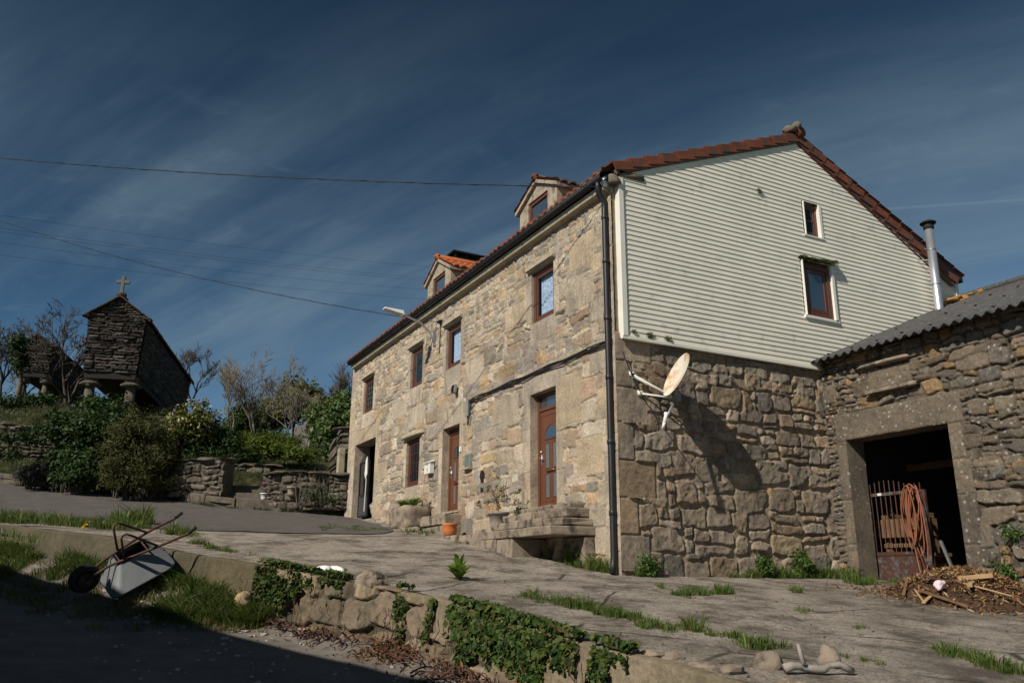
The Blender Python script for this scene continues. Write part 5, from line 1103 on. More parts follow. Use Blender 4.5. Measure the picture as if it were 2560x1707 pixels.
# single weeds
p = hit(1148, 1448, T); t = thing('dock_weed', 'broad leaved green weed growing alone in the middle of the yard', 'weed', None, p)
rosette('leaves', leaf_mat('dock_leaves', [(.09, .17, .02), (.14, .24, .03), (.20, .28, .05)], .35), t, p, .32, .30, 13, .048, 3, .6); rosette('upper_leaves', bpy.data.materials['dock_leaves'], t, p+Vector((.02, .05, .08)), .18, .30, 6, .036, 5, .45)
for i, (c, r, n, lab) in enumerate((((.42, -.14, T(.4, -.1)+.16), (.19, .10, .22), 900, 'dense green weed clump at the corner of the gable'), ((2.75, -.16, T(2.7, -.1)+.18), (.20, .12, .24), 900, 'left green weed clump under the gable wall'), ((3.55, -.18, T(3.5, -.1)+.2), (.30, .14, .27), 1500, 'bigger right green weed clump under the gable wall'), ((-.12, .85, T(0, .85)+.28), (.12, .16, .28), 700, 'bushy weed beside the near door steps'), ((4.45, -3.05, T(4.4, -3)+.35), (.12, .28, .30), 700, 'weed clump climbing the barn wall right of the doorway'), ((4.5, -3.25, T(4.4, -3)+.95), (.08, .2, .14), 240, 'small weed tuft high on the barn wall right of the doorway'))):
    t = thing('weed_clump', lab, 'weed', 'weed clumps at the wall feet', (c[0], c[1], c[2]-r[2])); p_, nr = clump_pts([(*c, *r)], 40, n, .05, 20+i, (.3, 1)); leaf_mesh('leaves', p_, nr, .045, leaf_mat('weed_leaves', [(.035, .075, .012), (.06, .12, .02), (.11, .17, .03)], .25) if 'weed_leaves' not in bpy.data.materials else bpy.data.materials['weed_leaves'], t, i)
t = thing('dandelions', 'yellow flowered weeds beside the wheelbarrow', 'flowers', None, tuple(hit(240, 1345, R))); rngd = np.random.default_rng(4); bp = [hit(205+rg.uniform(-20, 65), 1372+rg.uniform(-12, 20), R) for _ in range(16)]
hp = np.array([tuple(p+Vector((rg.uniform(-.05, .05), rg.uniform(-.05, .05), rg.uniform(.3, .55)))) for p in bp]); b = MB()
for p, q in zip(bp, hp): b.tube([p, Vector(q)], .004, 3)
b.build('stems', m_grass, t); k = rngd.integers(0, 16, 260); leaf_mesh('flower_heads', hp[k]+rngd.normal(size=(260, 3))*.014, rngd.normal(size=(260, 3))+np.array([0, 0, 1]), .04, m_yflow, t, 2)
# ================================================================== wheelbarrow lying upside down on the bank
wb0 = hit(285, 1508, R); fwd_ = Vector((sin(HD), cos(HD), 0)); rgt = Vector((cos(HD), -sin(HD), 0)); zup = Vector((0, 0, 1))
Ex = (rgt*.74+zup*.52+fwd_*.42).normalized(); Ez = (zup*.66-fwd_*.64-rgt*.20); Ez = (Ez-Ex*Ez.dot(Ex)).normalized(); Ey = Ez.cross(Ex)
wh = att(215, 1444, 13.2)
def L(x, y, z): return wh+Ex*x+Ey*y+Ez*z
t = thing('wheelbarrow', 'overturned wheelbarrow with rusty frame and grey tray lying on the grass bank', 'wheelbarrow', None, tuple(wb0))
def ringpts(x0, x1, w, z, r=.08, xs=0):
    P = []
    for cx, cy, a0 in ((x1-r, w-r, 0), (x0+r, w-r, pi/2), (x0+r, -w+r, pi), (x1-r, -w+r, 1.5*pi)):
        for k in range(5): a = a0+pi/2*k/4; P.append((cx+r*cos(a), cy+r*sin(a), z))
    return P
b = MB(); rr_ = [ringpts(.42, .86, .17, .03, .06), ringpts(.38, .90, .20, .02, .07), ringpts(.17, 1.06, .34, -.29, .13), ringpts(.155, 1.075, .355, -.295, .13), ringpts(.155, 1.075, .355, -.315, .13), ringpts(.17, 1.06, .335, -.30, .13), ringpts(.39, .89, .185, .005, .07)]
s = 0; n = len(rr_[0])
for ring in rr_: b.v += [tuple(L(*p)) for p in ring]
for i in range(len(rr_)-1):
    for k in range(n): b.f.append((i*n+k, i*n+(k+1) % n, (i+1)*n+(k+1) % n, (i+1)*n+k))
b.f.append(tuple(range(n))); b.f.append(tuple((len(rr_)-1)*n+k for k in range(n-1, -1, -1))); b.build('tray', m_zinc, t, True)
for s in (-1, 1):
    b = MB(); b.tube([L(-.02, .07*s, .0), L(.30, .10*s, .06), L(.75, .21*s, .06), L(1.05, .26*s, .05), L(1.36, .28*s, .03), L(1.50, .28*s, .06)], .019, 8); b.build('frame_tube', m_rod, t, True)
    b = MB(); b.tube([L(.50, .15*s, .05), L(.57, .18*s, .40), L(.60, .19*s, .445), L(.65, .20*s, .445), L(.69, .20*s, .40), L(.96, .24*s, .05)], .016, 8); b.build('leg', m_rod, t, True)
    b = MB(); b.tube([L(1.38, .28*s, .035), L(1.51, .28*s, .062)], .024, 10); b.build('grip', m_rub, t, True)
b = MB(); [b.box(0, 0, 0, 0, 0, 0) for _ in ()]; b.tube([L(.45, -.15, .045), L(.45, .15, .045)], .013, 6); b.tube([L(.82, -.22, .045), L(.82, .22, .045)], .013, 6); b.build('cross_bar', m_rust, t, True)
b = MB(); n = 28; prof = [(.10, -.03), (.145, -.045), (.185, -.04), (.205, -.018), (.205, .018), (.185, .04), (.145, .045), (.10, .03)]; s = 0
for r, h in prof:
    for k in range(n): a = 2*pi*k/n; b.v.append(tuple(L(-.02+r*cos(a), h, .0+r*sin(a))))
m_ = len(prof)
for i in range(m_):
    for k in range(n): b.f.append((i*n+k, i*n+(k+1) % n, ((i+1) % m_)*n+(k+1) % n, ((i+1) % m_)*n+k))
wl = b.build('wheel', m_rub, t, True); b = MB(); b.tube([L(-.02, -.06, 0), L(-.02, .06, 0)], .10, 16); b.build('hub', m_rust, wl)
# ================================================================== debris heap at the barn door
hp0 = hit(2400, 1505, T); cx_, cy_ = 3.75, -3.0
def heap(x, y): return T(x, y)+.42*max(0, 1-(((x-cx_)/1.15)**2+((y-cy_)/1.15)**2))**1.2
gx = np.linspace(-1.4, 1.2, 50); Pq = np.array([[(cx_+a, cy_+c, max(T(cx_+a, cy_+c)-.03, heap(cx_+a, cy_+c)-.02+.05*float(fbm(np.array([a*4]), np.array([c*4]), 3, 3)[0]-.5))) for a in gx] for c in gx])
Pq[..., 0] = np.minimum(Pq[..., 0], 4.62)
dh = thing('debris_heap', 'heap of bark, chips and broken wood outside the barn doorway', 'debris heap', None, (cx_, cy_, T(cx_, cy_))); grid_mesh('mound', Pq, mat('bark_mulch', (.09, .05, .03), (.045, .027, .018), 8, 1, 50, .9, .03, c3=(.20, .12, .06), s3=26, t3=(.55, .7)), True, dh)
rng = np.random.default_rng(9); n = 6500; a = rng.uniform(0, 2*pi, n); r = np.abs(rng.normal(0, .62, n)); px = np.minimum(cx_+r*np.cos(a), 4.6); py = cy_+r*np.sin(a)*1.15; pz = np.array([heap(x, y) for x, y in zip(px, py)])+.03*rng.random(n)
o = leaf_mesh('chips', np.stack([px, py, pz], -1), rng.normal(size=(n, 3))+np.array([0, 0, 1.2]), .085, m_chip, dh, 4, .22, .15); o['kind'] = 'stuff'
rg = random.Random(12)
WLAB = ['longest broken board on the debris heap', 'pale split log lying on the debris heap', 'short dark board sticking up from the heap', 'thin pale stick across the front of the heap', 'reddish board at the back of the debris heap', 'narrow lath at the right end of the heap', 'stubby offcut near the barn jamb on the heap', 'curved bark strip at the left of the heap', 'small pale splinter at the foot of the heap']
for i, (u, v, ln, wd, th, mm) in enumerate(((2360, 1505, .75, .05, .03, m_plank), (2440, 1452, .42, .07, .06, m_pale), (2335, 1450, .32, .06, .03, m_plank), (2300, 1500, .5, .025, .02, m_pale), (2345, 1458, .35, .08, .03, m_rust), (2470, 1485, .6, .03, .02, m_pale), (2430, 1470, .3, .06, .05, m_pale), (2265, 1475, .55, .04, .015, m_plank), (2320, 1508, .28, .05, .015, m_pale))):
    p = hit(u, v, heap, 10); p = Vector((min(p.x, 4.45), p.y, heap(min(p.x, 4.45), p.y)+.05)); a = rg.uniform(0, pi); d = Vector((cos(a), sin(a), rg.uniform(-.2, .5))).normalized(); s = d.cross(zup).normalized(); q = s.cross(d); b = MB(); b.obox(p, d*ln/2, s*wd/2, q*th/2); tag(b.build('wood_scrap', mm, None, bevel=.005), WLAB[i], 'wood scrap', 'wood scraps on the heap')
p = hit(2348, 1478, heap, 10); b = MB(); b.rock(p+Vector((-.05, -.05, .08)), (.075, .065, .075), 5, 12, 8, .4); tag(b.build('paper_scrap', mat('pinkish_paper', (.75, .60, .64), (.65, .5, .55), 5, .7, 0, 0), None), 'pale pink paper scrap on the debris heap', 'scrap')
# broken pale branches and rubble at the lower right edge of the yard
b = MB(); q0 = hit(1960, 1690, T); q1 = hit(2130, 1688, T); b.tube([q0.lerp(q1, k/9)+Vector((rg.gauss(0, .012), rg.gauss(0, .012), .055+.015*sin(k*1.1)+rg.gauss(0, .008))) for k in range(10)], [.018+rg.random()*.018 for k in range(10)], 7); q2 = q0.lerp(q1, .3); b.tube([q2+Vector((0, 0, .08)), q2+Vector((-.02, .02, .22))], [.02, .013], 7)
tag(b.build('broken_branch', mat('bleached_wood', (.34, .305, .265), (.20, .18, .155), 12, .9, 40, .4), None, True), 'bleached broken branch lying among the rubble at the yard edge', 'branch')
b = MB(); p = hit(2075, 1668, T); b.rock(p+Vector((0, 0, .06)), (.09, .10, .10), 4, 12, 8, .3, 3.5); tag(b.build('loose_stone', m_step, None, True), 'pale lump of rubble beside the bleached branch', 'stone')
b = MB(); p = hit(1925, 1672, T); b.rock(p+Vector((0, 0, .03)), (.13, .12, .10), 7, 12, 8, .2, 5); tag(b.build('loose_stone', m_step, None, True), 'squarish stone left of the bleached branch', 'stone')

pa, pb = hit(487, 1541, R), hit(535, 1545, R); b = MB(); b.tube([pa.lerp(pb, k/11)+Vector((.03*sin(k*2.3), .04*cos(k*1.7), .015)) for k in range(12)], .008, 5); tag(b.build('blue_string', mat('blue_twine', (.10, .22, .36), (.07, .16, .28), 8, .7, 0, 0), None, True), 'frayed blue string lying on the lane near the grass bank', 'string')

rng = np.random.default_rng(77); n = 1500; px = np.concatenate([rng.uniform(-3.5, 4.2, 900), rng.normal(-.35, .35, 600)]); py = np.concatenate([rng.uniform(-6, -.1, 900), rng.uniform(0, 9, 600)]); ok = (px > np.array([XW(y) for y in py])+.1) & ~((px > -.05) & (py > -.05)); px, py = px[ok], py[ok]
tag(leaf_mesh('yard_litter', np.stack([px, py, np.array([T(a, c) for a, c in zip(px, py)])+.018], -1), rng.normal(size=(len(px), 3))*.3+np.array([0, 0, 1.]), .030, m_litter, None, 5, .5, .1), 'small dead leaves and grit scattered over the yard', 'litter', kind='stuff')
# ================================================================== garden behind the upper lane
far_c = resamp(far, 90)
def garden(i, d):
    """height at curb sample i, d metres behind the curb"""
    x, y = far_c[i]; k = sst(-5.2, -3.0, x); z0 = T(x, y)
    left = z0+.18+3.6*sst(.4, 6.0, d)+.35*sst(6, 12, d)+.02*d
    nt_ = sst(-4.0, -3.6, x)*(1-sst(-2.1, -1.8, x))
    right = z0+.15+.95*(sst(.55, 1.1, d)*(1-nt_)+sst(1.6, 2.6, d)*nt_)+.215*min(20, max(0, d-1.6))+.05*max(0, d-20)
    return left*(1-k)+right*k
gd = np.array([0, .3, .45, .6, .8, 1, 1.3, 1.7, 2.2, 2.8, 3.5, 4.3, 5.2, 6.2, 7.5, 9, 11, 14, 18, 24, 32, 45, 60])
Pq = np.array([[(far_c[i][0]+.24*d, far_c[i][1]+.97*d, garden(i, d)) for d in gd] for i in range(90)]); Pq[..., 2] += (fbm(Pq[..., 0]*.9, Pq[..., 1]*.9, 6, 4)-.47)*.35*np.minimum(1, gd/2)[None]
m_turf = mat('rough_turf', (.030, .038, .010), (.020, .022, .009), 1.8, 1, 22, .9, .05, c3=(.10, .085, .03), s3=2.6, t3=(.5, .7))
tag(grid_mesh('terrain', Pq, m_turf), 'rough grassy ground rising behind the upper lane', kind='structure')
def gz(x, y):
    d2 = (far_c[:, 0]-x)*0; best = None
    for d in np.arange(0, 60, .15):
        q = (x-.24*d, y-.97*d); j = np.argmin(np.hypot(far_c[:, 0]-q[0], far_c[:, 1]-q[1])); e = hypot(far_c[j][0]-q[0], far_c[j][1]-q[1])
        if best is None or e < best[0]: best = (e, j, d)
    return garden(best[1], best[2])
def block_wall(name, label, cat, pts, h, th, m, pal, seed, hr=(.12, .25), wr=(.2, .5), depth=.06, group=None, zb=None, cap=True, parent=None):
    """free standing rubble wall along pts (x, y, z base); front face is pushed out stone by stone."""
    P_ = np.array(pts, float); s = np.concatenate([[0], np.cumsum(np.hypot(*np.diff(P_[:, :2], axis=0).T))]); L_ = s[-1]; hs = h if isinstance(h, (list, tuple)) else [h]*len(pts)
    t = parent or thing(name, label, cat, group, tuple(P_[len(P_)//2])); rs = max(.025, min(.05, L_/160)); U = lines(0, L_, rs); hm = max(hs); V = lines(0, 1, rs/hm*.9)
    d = P_[-1, :2]-P_[0, :2]; d /= np.hypot(*d); nx, ny = d[1], -d[0]
    if nx*(CAM[0]-P_[0, 0])+ny*(CAM[1]-P_[0, 1]) < 0: nx, ny = -nx, -ny
    def f(u, v, hh):
        H = np.interp(u, s, hs); bz = np.interp(u, s, P_[:, 2]); jag = .10*(fbm(u*2.1, u*0, seed, 3)-.5)*v
        return np.interp(u, s, P_[:, 0])+nx*hh, np.interp(u, s, P_[:, 1])+ny*hh, bz-.15+(H+.15)*v+jag
    st = [(a, b_, c/hm, e/hm) for a, b_, c, e in courses(0, L_+.1, 0, hm+.1, hr, wr, seed, .4)]
    sc = [(a, b_, c, e) for a, b_, c, e in st]
    # stones are stamped in metres: build in metric v then rescale
    Vm = lines(0, hm, rs)
    o = heightwall('face', lambda u, v, hh: f(u, v/hm, hh), U, Vm, courses(0, L_+.1, 0, hm+.1, hr, wr, seed, .4), [], [], pal, tuple(x*.35 for x in pal[0]), seed, m, t, warp=.05, gap=.015, edge=.05, depth=depth, rough=.03)
    b = MB()
    for i in range(len(pts)-1):
        for a0, a1 in (((i, i+1)),):
            q = []
            for j in (a0, a1):
                x, y, z = P_[j]; q.append((Vector((x, y, z-.15)), Vector((x-nx*th, y-ny*th, z-.15)), Vector((x-nx*th, y-ny*th, z+hs[j]-.03)), Vector((x, y, z+hs[j]-.03))))
            b.hexa([q[0][0], q[1][0], q[1][1], q[0][1], q[0][3], q[1][3], q[1][2], q[0][2]])
    if cap:
        rg = random.Random(seed); k = 0
        while k < L_:
            w_ = rg.uniform(.35, .8); kk = min(k+w_/2, L_); b.rock((float(np.interp(kk, s, P_[:, 0]))-nx*th*.4, float(np.interp(kk, s, P_[:, 1]))-ny*th*.4, float(np.interp(kk, s, P_[:, 2])+np.interp(kk, s, hs))+.0), (abs(d[0])*w_*.52+abs(nx)*th*.62, abs(d[1])*w_*.52+abs(ny)*th*.62, .075), int(k*10)+seed, 10, 6, .14, 6); k += w_
    b.build('capping', m_fieldp, t); return t
# kerb of long stones
ck = far_c[12:]; b = MB(); rg = random.Random(3); i = 0
KP = [tuple(p) for p in ck]; seg = np.concatenate([[0], np.cumsum(np.hypot(*np.diff(np.array(KP), axis=0).T))]); KA = np.array(KP); k = 0
while k < seg[-1]:
    w_ = rg.uniform(.9, 1.9); a = min(k+.02, seg[-1]); e = min(k+w_-.02, seg[-1]); p0 = Vector((np.interp(a, seg, KA[:, 0]), np.interp(a, seg, KA[:, 1]), 0)); p1 = Vector((np.interp(e, seg, KA[:, 0]), np.interp(e, seg, KA[:, 1]), 0)); d = (p1-p0)
    if d.length > .1:
        c = (p0+p1)/2; d2 = d.normalized(); nn = Vector((-d2.y, d2.x, 0)); nn = nn if nn.y > 0 else -nn; c = c+nn*.14; b.obox((c.x, c.y, T(c.x, c.y)+.10), d2*d.length/2+Vector((0, 0, (T(p1.x, p1.y)-T(p0.x, p0.y))/2)), nn*.15, (0, 0, .22+rg.uniform(-.02, .03)))
    k += w_
tag(b.build('kerb', m_fieldp, None, bevel=.04), 'row of long rough granite kerb stones edging the upper lane', 'kerb')
def gp2(u, v, t): return att(u, v, t)
# walls and steps left of the house
w0, w1_ = att(668, 1262, 27.4), att(868, 1262, 26.3); zb_ = min(w0.z, w1_.z)
block_wall('garden_wall', 'broken rubble garden wall between the garden steps and the house', 'wall', [(w0.x, w0.y, w0.z), ((w0.x+w1_.x)/2, (w0.y+w1_.y)/2, (w0.z+w1_.z)/2), (w1_.x, w1_.y, w1_.z)], [1.02, 1.0, .92], .5, m_field, FIELD_PAL, 5, (.14, .3), (.25, .8), .09)
w0, w1_ = att(425, 1232, 29.4), att(555, 1236, 28.4)
block_wall('garden_wall', 'square ended rubble garden wall left of the garden steps', 'wall', [(w0.x, w0.y, w0.z), (w1_.x, w1_.y, w1_.z)], [1.05, 1.15], .6, m_field, FIELD_PAL, 7, (.16, .34), (.3, .8), .08)
w0, w1_ = att(555, 1180, 31.5), att(675, 1180, 31.0); block_wall('garden_wall', 'low rear garden wall above the garden steps', 'wall', [(w0.x, w0.y, w0.z-.25), (w1_.x, w1_.y, w1_.z-.25)], .5, .5, m_field, FIELD_PAL, 9, (.15, .3), (.3, .8), .06)
w0, w1_ = att(660, 1195, 28.6), att(850, 1190, 27.6); block_wall('garden_wall', 'upper terrace wall behind the broken garden wall', 'wall', [(w0.x, w0.y, w0.z-.3), (w1_.x, w1_.y, w1_.z-.3)], [.42, .42], .4, m_field, FIELD_PAL, 19, (.15, .3), (.3, .8), .05)
t = thing('garden_steps', 'worn stone garden steps between the two garden walls', 'steps', None, tuple(att(600, 1260, 28.4)))
for i, (v, tt, hh) in enumerate(((1262, 28.3, .30), (1240, 28.8, .30), (1220, 29.3, .26))):
    a, c = att(552 if i else 550, v, tt), att(668, v+3, tt-.5); d = (c-a).normalized(); nn = Vector((-d.y, d.x, 0)); nn = nn if nn.y > 0 else -nn; b = MB(); m_ = (a+c)/2+nn*.28; b.obox((m_.x, m_.y, m_.z-.02), d*(c-a).length/2, nn*.32, (0, 0, hh/2)); b.build('step', m_fieldp, t, bevel=.03)
w0, w1_ = att(822, 1190, 27.2), att(872, 1190, 26.9)
block_wall('stone_stack', 'tall ragged stack of stones beside the far house corner', 'wall', [(w0.x, w0.y, w0.z-.2), ((w0.x+w1_.x)/2, (w0.y+w1_.y)/2, (w0.z+w1_.z)/2-.2), (w1_.x, w1_.y, w1_.z-.2)], [1.15, 1.75, 1.72], .45, m_field, FIELD_PAL, 23, (.2, .4), (.3, .6), .10)
b = MB(); p = att(850, 1180, 26.6); b.box(p.x-.1, p.x+.12, p.y-.1, p.y+.12, p.z-.5, p.z+.75); tag(b.build('stone_post', m_corn, None, bevel=.03), 'squared pale stone post in front of the stone stack', 'post')
for i, (u, v, tt, r, lab, mm) in enumerate(((660, 1250, 27.9, .13, 'pink white pot on the garden steps', m_mail), (730, 1240, 26.9, .17, 'round pale pot by the broken garden wall', m_plaster))):
    c = att(u, v, tt); pot('garden_pot', lab, 'flower pot', c, r, r*1.7, mm)
t = thing('purple_plant', 'tiny purple flowered plant at the top of the garden steps', 'plant', None, tuple(att(660, 1220, 28.6))); p_, nr = clump_pts([(*att(661, 1214, 28.6), .1, .1, .14)], 10, 160, .04, 2); leaf_mesh('leaves', p_, nr, .05, leaf_mat('purple_leaves', [(.10, .02, .08), (.3, .05, .22)], .2), t, 1)
b = MB(); rg = random.Random(9); t = thing('bare_canes', 'bare upright canes growing against the broken garden wall', 'shrub', None, tuple(att(785, 1258, 26.4)))
for k in range(46):
    u = rg.choice((755, 772, 790, 795, 800, 815, 828))+rg.gauss(0, 6); p = att(u, 1262, 26.5); h_ = rg.uniform(.5, 1.15); b.tube([p, p+Vector((rg.gauss(0, .06), rg.gauss(0, .06), h_*.6)), p+Vector((rg.gauss(0, .14), rg.gauss(0, .1), h_))], [.014, .010, .006], 4)
b.build('canes', m_bark2, t); p_, nr = clump_pts([(*att(800, 1240, 26.4), .5, .2, .28), (*att(835, 1255, 26.2), .3, .2, .16)], 40, 500, .07, 8); leaf_mesh('leaves', p_, nr, .07, m_hedge, t, 2)
# little ruin with plank doors
sd = [att(732, 1118, 45), att(768, 1124, 44), att(796, 1124, 44.6)]; t = thing('garden_shed', 'small stone garden shed with plank doors beyond the juniper', 'shed', None, tuple(sd[1]))
hA = att(732, 1068, 45).z-sd[0].z; hB = att(768, 1055, 44).z-sd[1].z; d = (sd[1]-sd[0]); b = MB(); bk = Vector((.6, 1.6, 0)); b.hexa([sd[0]-zup*.6, sd[1]-zup*.6, sd[2]-zup*.6+Vector((0, .3, 0)), sd[0]+bk-zup*.6, sd[0]+zup*hA, sd[1]+zup*hB, sd[2]+zup*(hB+.1)+Vector((0, .3, 0)), sd[0]+bk+zup*hA]); b.build('wall', mat('grey_rendered_stone', (.17, .15, .14), (.10, .09, .085), 3, .95, 20, .6), t)
def onseg(a, c, f): return a.lerp(c, f)
for f0_, f1_, mm, z1 in ((.0, .42, m_plaster, 1.0), (.44, .60, mat('green_door', (.05, .08, .065), None, 4, .7, 0, 0), .9), (.62, .80, mat('oxide_door', (.16, .06, .045), None, 4, .8, 0, 0), .86), (.82, 1.0, m_plaster, .98)):
    a, c = onseg(sd[1], sd[2], f0_), onseg(sd[1], sd[2], f1_); b = MB(); o_ = Vector((.05, -.12, 0)); hh = (hB+.05)*z1; b.hexa([a+o_, c+o_, c+o_*.2, a+o_*.2, a+o_+zup*hh, c+o_+zup*hh, c+o_*.2+zup*hh, a+o_*.2+zup*hh]); b.build('door_panel' if mm is not m_plaster else 'pier', mm, t)
b = MB(); a = sd[1]+zup*(hB+.06); c = sd[2]+zup*(hB+.12); b.obox((a+c)/2+Vector((0, .4, .0)), (c-a)/2*1.1, (0, .6, 0), (0, 0, .06)); b.build('roof_slab', m_plaster, t)
# ================================================================== granaries on staddle stones
def granary(label, front, A, W, Lg, zg, zb, ze, za, seed, cross):
    t = thing('granary', label, 'granary', 'stone granaries', (front.x, front.y, zg)); A = Vector((A[0], A[1], 0)).normalized(); S_ = Vector((A.y, -A.x, 0)); f0 = Vector((front.x, front.y, 0))
    def Q(s, a, z): return f0+S_*s+A*a+Vector((0, 0, z))
    def f_front(u, v, h): 
        k = 1+.10*(v-zb)/(ze-zb)*0; p = lambda a: (f0.x, f0.y)
        return f0.x+S_.x*u-A.x*h, f0.y+S_.y*u-A.y*h, v
    hw = W/2; tap = .12
    U = lines(-hw, hw, .025); V = lines(zb, za, .022); st = courses(-hw, hw, zb, za, (.07, .14), (.35, 1.0), seed, .1)
    def front_map(u, v, h):
        w_ = hw*(1+tap*np.minimum(1, (v-zb)/(ze-zb))); lim = np.where(v > ze, w_*np.maximum(0, (za-v)/(za-ze)), w_); uu_ = np.clip(u*(1+tap*np.minimum(1, (v-zb)/(ze-zb))), -lim, lim); return f0.x+S_.x*uu_-A.x*h, f0.y+S_.y*uu_-A.y*h, v
    heightwall('front_wall', front_map, U, V, st, [], [], DARK_PAL, (.035, .03, .026), seed, m_dark, t, warp=.035, gap=.012, edge=.03, depth=.09, rough=.03)
    for s in (1, -1):
        U2 = lines(0, Lg, .05); V2 = lines(zb, ze, .028); st = courses(0, Lg, zb, ze, (.08, .15), (.4, 1.1), seed+3, .1)
        def side_map(u, v, h, s=s):
            w_ = hw*(1+tap*(v-zb)/(ze-zb)); return f0.x+S_.x*s*(w_+h)+A.x*u, f0.y+S_.y*s*(w_+h)+A.y*u, v
        heightwall('side_wall', side_map, U2, V2, st, [], [], DARK_PAL, (.035, .03, .026), seed+s, m_dark, t, warp=.04, gap=.012, edge=.035, depth=.07, rough=.03)
    b = MB(); b.hexa([Q(-hw, .05, zb), Q(hw, .05, zb), Q(hw, Lg, zb), Q(-hw, Lg, zb), Q(-hw*(1+tap), .05, ze), Q(hw*(1+tap), .05, ze), Q(hw*(1+tap), Lg, ze), Q(-hw*(1+tap), Lg, ze)]); b.obox(Q(0, Lg/2, zb-.12), S_*hw*.98, A*Lg/2, (0, 0, .12)); b.build('core', m_in, t)
    we = hw*(1+tap); b = MB(); oh = .16; sl_ = (za-ze)/we
    for s in (1, -1):
        n = 6; m2 = int(Lg/.5)
        for i in range(n):
            for j in range(m2+1):
                rg_ = random.Random(i*97+j+seed); a0 = -.22+(Lg+.4)*j/(m2+1); a1 = a0+(Lg+.4)/(m2+1)-.015; s0 = (we+oh)*(1-i/n); s1 = (we+oh)*(1-(i+1)/n)-.03
                zz0 = za+.03-sl_*s0+rg_.uniform(.0, .03); zz1 = za+.06-sl_*s1; b.hexa([Q(s*s0, a0, zz0), Q(s*s0, a1, zz0), Q(s*s1, a1, zz1-.03), Q(s*s1, a0, zz1-.03), Q(s*s0, a0, zz0+.05), Q(s*s0, a1, zz0+.05), Q(s*s1, a1, zz1+.03), Q(s*s1, a0, zz1+.03)])
    rf = b.build('roof', m_darkp, t, bevel=.0)
    if cross:
        b = MB()
        for s in (1,): b.tube([Q(we+oh, k, ze-.12) for k in np.linspace(-.2, Lg+.2, 12)], .05, 6)
        b.build('eave_tiles', mat('dark_red_tile', (.11, .03, .022), (.06, .02, .015), 6, .9, 30, .4), rf)
    for s in (-1, 1):
        b = MB(); b.rock(Q(s*(we+.06), -.02, ze-.04), (.2, .2, .07), 5+s, 12, 6, .2, 5); b.build('eave_stone', m_darkp, rf)
    for a in [.35, Lg*.5, Lg-.5]:
        for s in (-1, 1):
            c = Q(s*hw*.78, a, 0); b = MB(); b.tube([Vector((c.x+S_.x*s*.02, c.y, zg-.8)), Vector((c.x, c.y, zb-.52))], [.27*W/2.1, .19*W/2.1], 10); pl = b.build('staddle_stone', m_fieldp, t, True)
            b = MB(); b.lathe((c.x, c.y, zb-.52), [(.2, 0), (.44*W/2.1, .05), (.46*W/2.1, .10), (.3, .19), (.2, .2)], 18); b.obox((c.x, c.y, zb-.22), (.26, 0, 0), (0, .26, 0), (0, 0, .12)); b.build('staddle_cap', m_fieldp, pl)
    if cross:
        p = Q(0, .0, za); b = MB(); b.rock(p+Vector((0, 0, .14)), (.20, .22, .12), 3, 12, 7, .15, 4); b.rock(p+Vector((.03, .1, .05)), (.27, .26, .10), 6, 12, 7, .15, 4); b.build('cross_base', m_darkp, t, True)
        b = MB(); cs = cross; b.obox(p+Vector((0, 0, .24+cs*.5)), S_*.065, A*.06, (0, 0, cs*.52)); b.obox(p+Vector((0, 0, .24+cs*.66)), S_*.26, A*.055, (0, 0, .07)); b.build('cross', mat('lichened_stone', (.17, .17, .15), (.11, .11, .10), 8, .95, 40, .5), t, bevel=.02)
    return t
T1 = 36; q = att(276, 930, T1); zE = att(297, 792, T1).z; zA = att(301, 746, T1).z; zB = att(276, 932, T1).z; zG = att(270, 1010, T1).z
wl_ = (att(342, 929, T1)-att(210, 929, T1)).length
granary('tall narrow stone granary with a stone cross on its gable', q, (.266, .964), wl_*1.02, 11.5, zG, zB, zE, zA, 81, .72)
T2 = 46; q = att(84, 930, T2); granary('smaller ivy hidden stone granary at the left edge', q, (.266, .964), (att(122, 930, T2)-att(46, 930, T2)).length, 7, att(84, 1000, T2).z, att(84, 930, T2).z, att(84, 862, T2).z, att(84, 838, T2).z, 91, 0)
# ================================================================== shrubs
def shrub(name, label, cat, blobs, per, n, cl, size, m, seed, shell=(.6, 1.0), group=None, asp=.5, stem=True, up=.3):
    zmin = min(b_[2]-b_[5] for b_ in blobs); t = thing(name, label, cat, group, (blobs[0][0], blobs[0][1], zmin)); p_, nr = clump_pts(blobs, per, n, cl, seed, shell, up, .2); leaf_mesh('foliage', p_, nr, size, m, t, seed, asp)
    if stem:
        b = MB(); rg = random.Random(seed)
        for bl in blobs:
            for k in range(7): b.tube([(bl[0]+rg.gauss(0, bl[3]*.15), bl[1]+.3+rg.gauss(0, bl[4]*.15), zmin-.3), (bl[0]+rg.gauss(0, bl[3]*.3), bl[1]+rg.gauss(0, bl[4]*.3), bl[2]-bl[5]*.1), (bl[0]+rg.gauss(0, bl[3]*.5), bl[1]+rg.gauss(0, bl[4]*.5), bl[2]+bl[5]*.6)], [.04, .025, .008], 5)
        b.build('stem', m_bark, t)
    return t
def B_(u, v, t, ru, rd, rv): # ellipsoid blob centred on an image point at distance t, radii in pixels / metres
    p = att(u, v, t); k = t/2100; return (p.x, p.y, p.z, ru*k, rd, rv*k)
shrub('hedge_bush', 'big dark green rounded bush below the granary with the cross', 'bush', [B_(225, 1095, 31, 80, 1.0, 72), B_(168, 1075, 31.3, 38, .8, 46), B_(290, 1078, 31, 50, .9, 52), B_(215, 1160, 30.6, 66, .7, 50), B_(200, 1195, 30.2, 60, .5, 34), B_(170, 1150, 31, 34, .5, 40), B_(262, 1018, 32, 66, .7, 24)], 340, 20000, .17, .12, m_hedge, 41, group='bushes left of the lane')
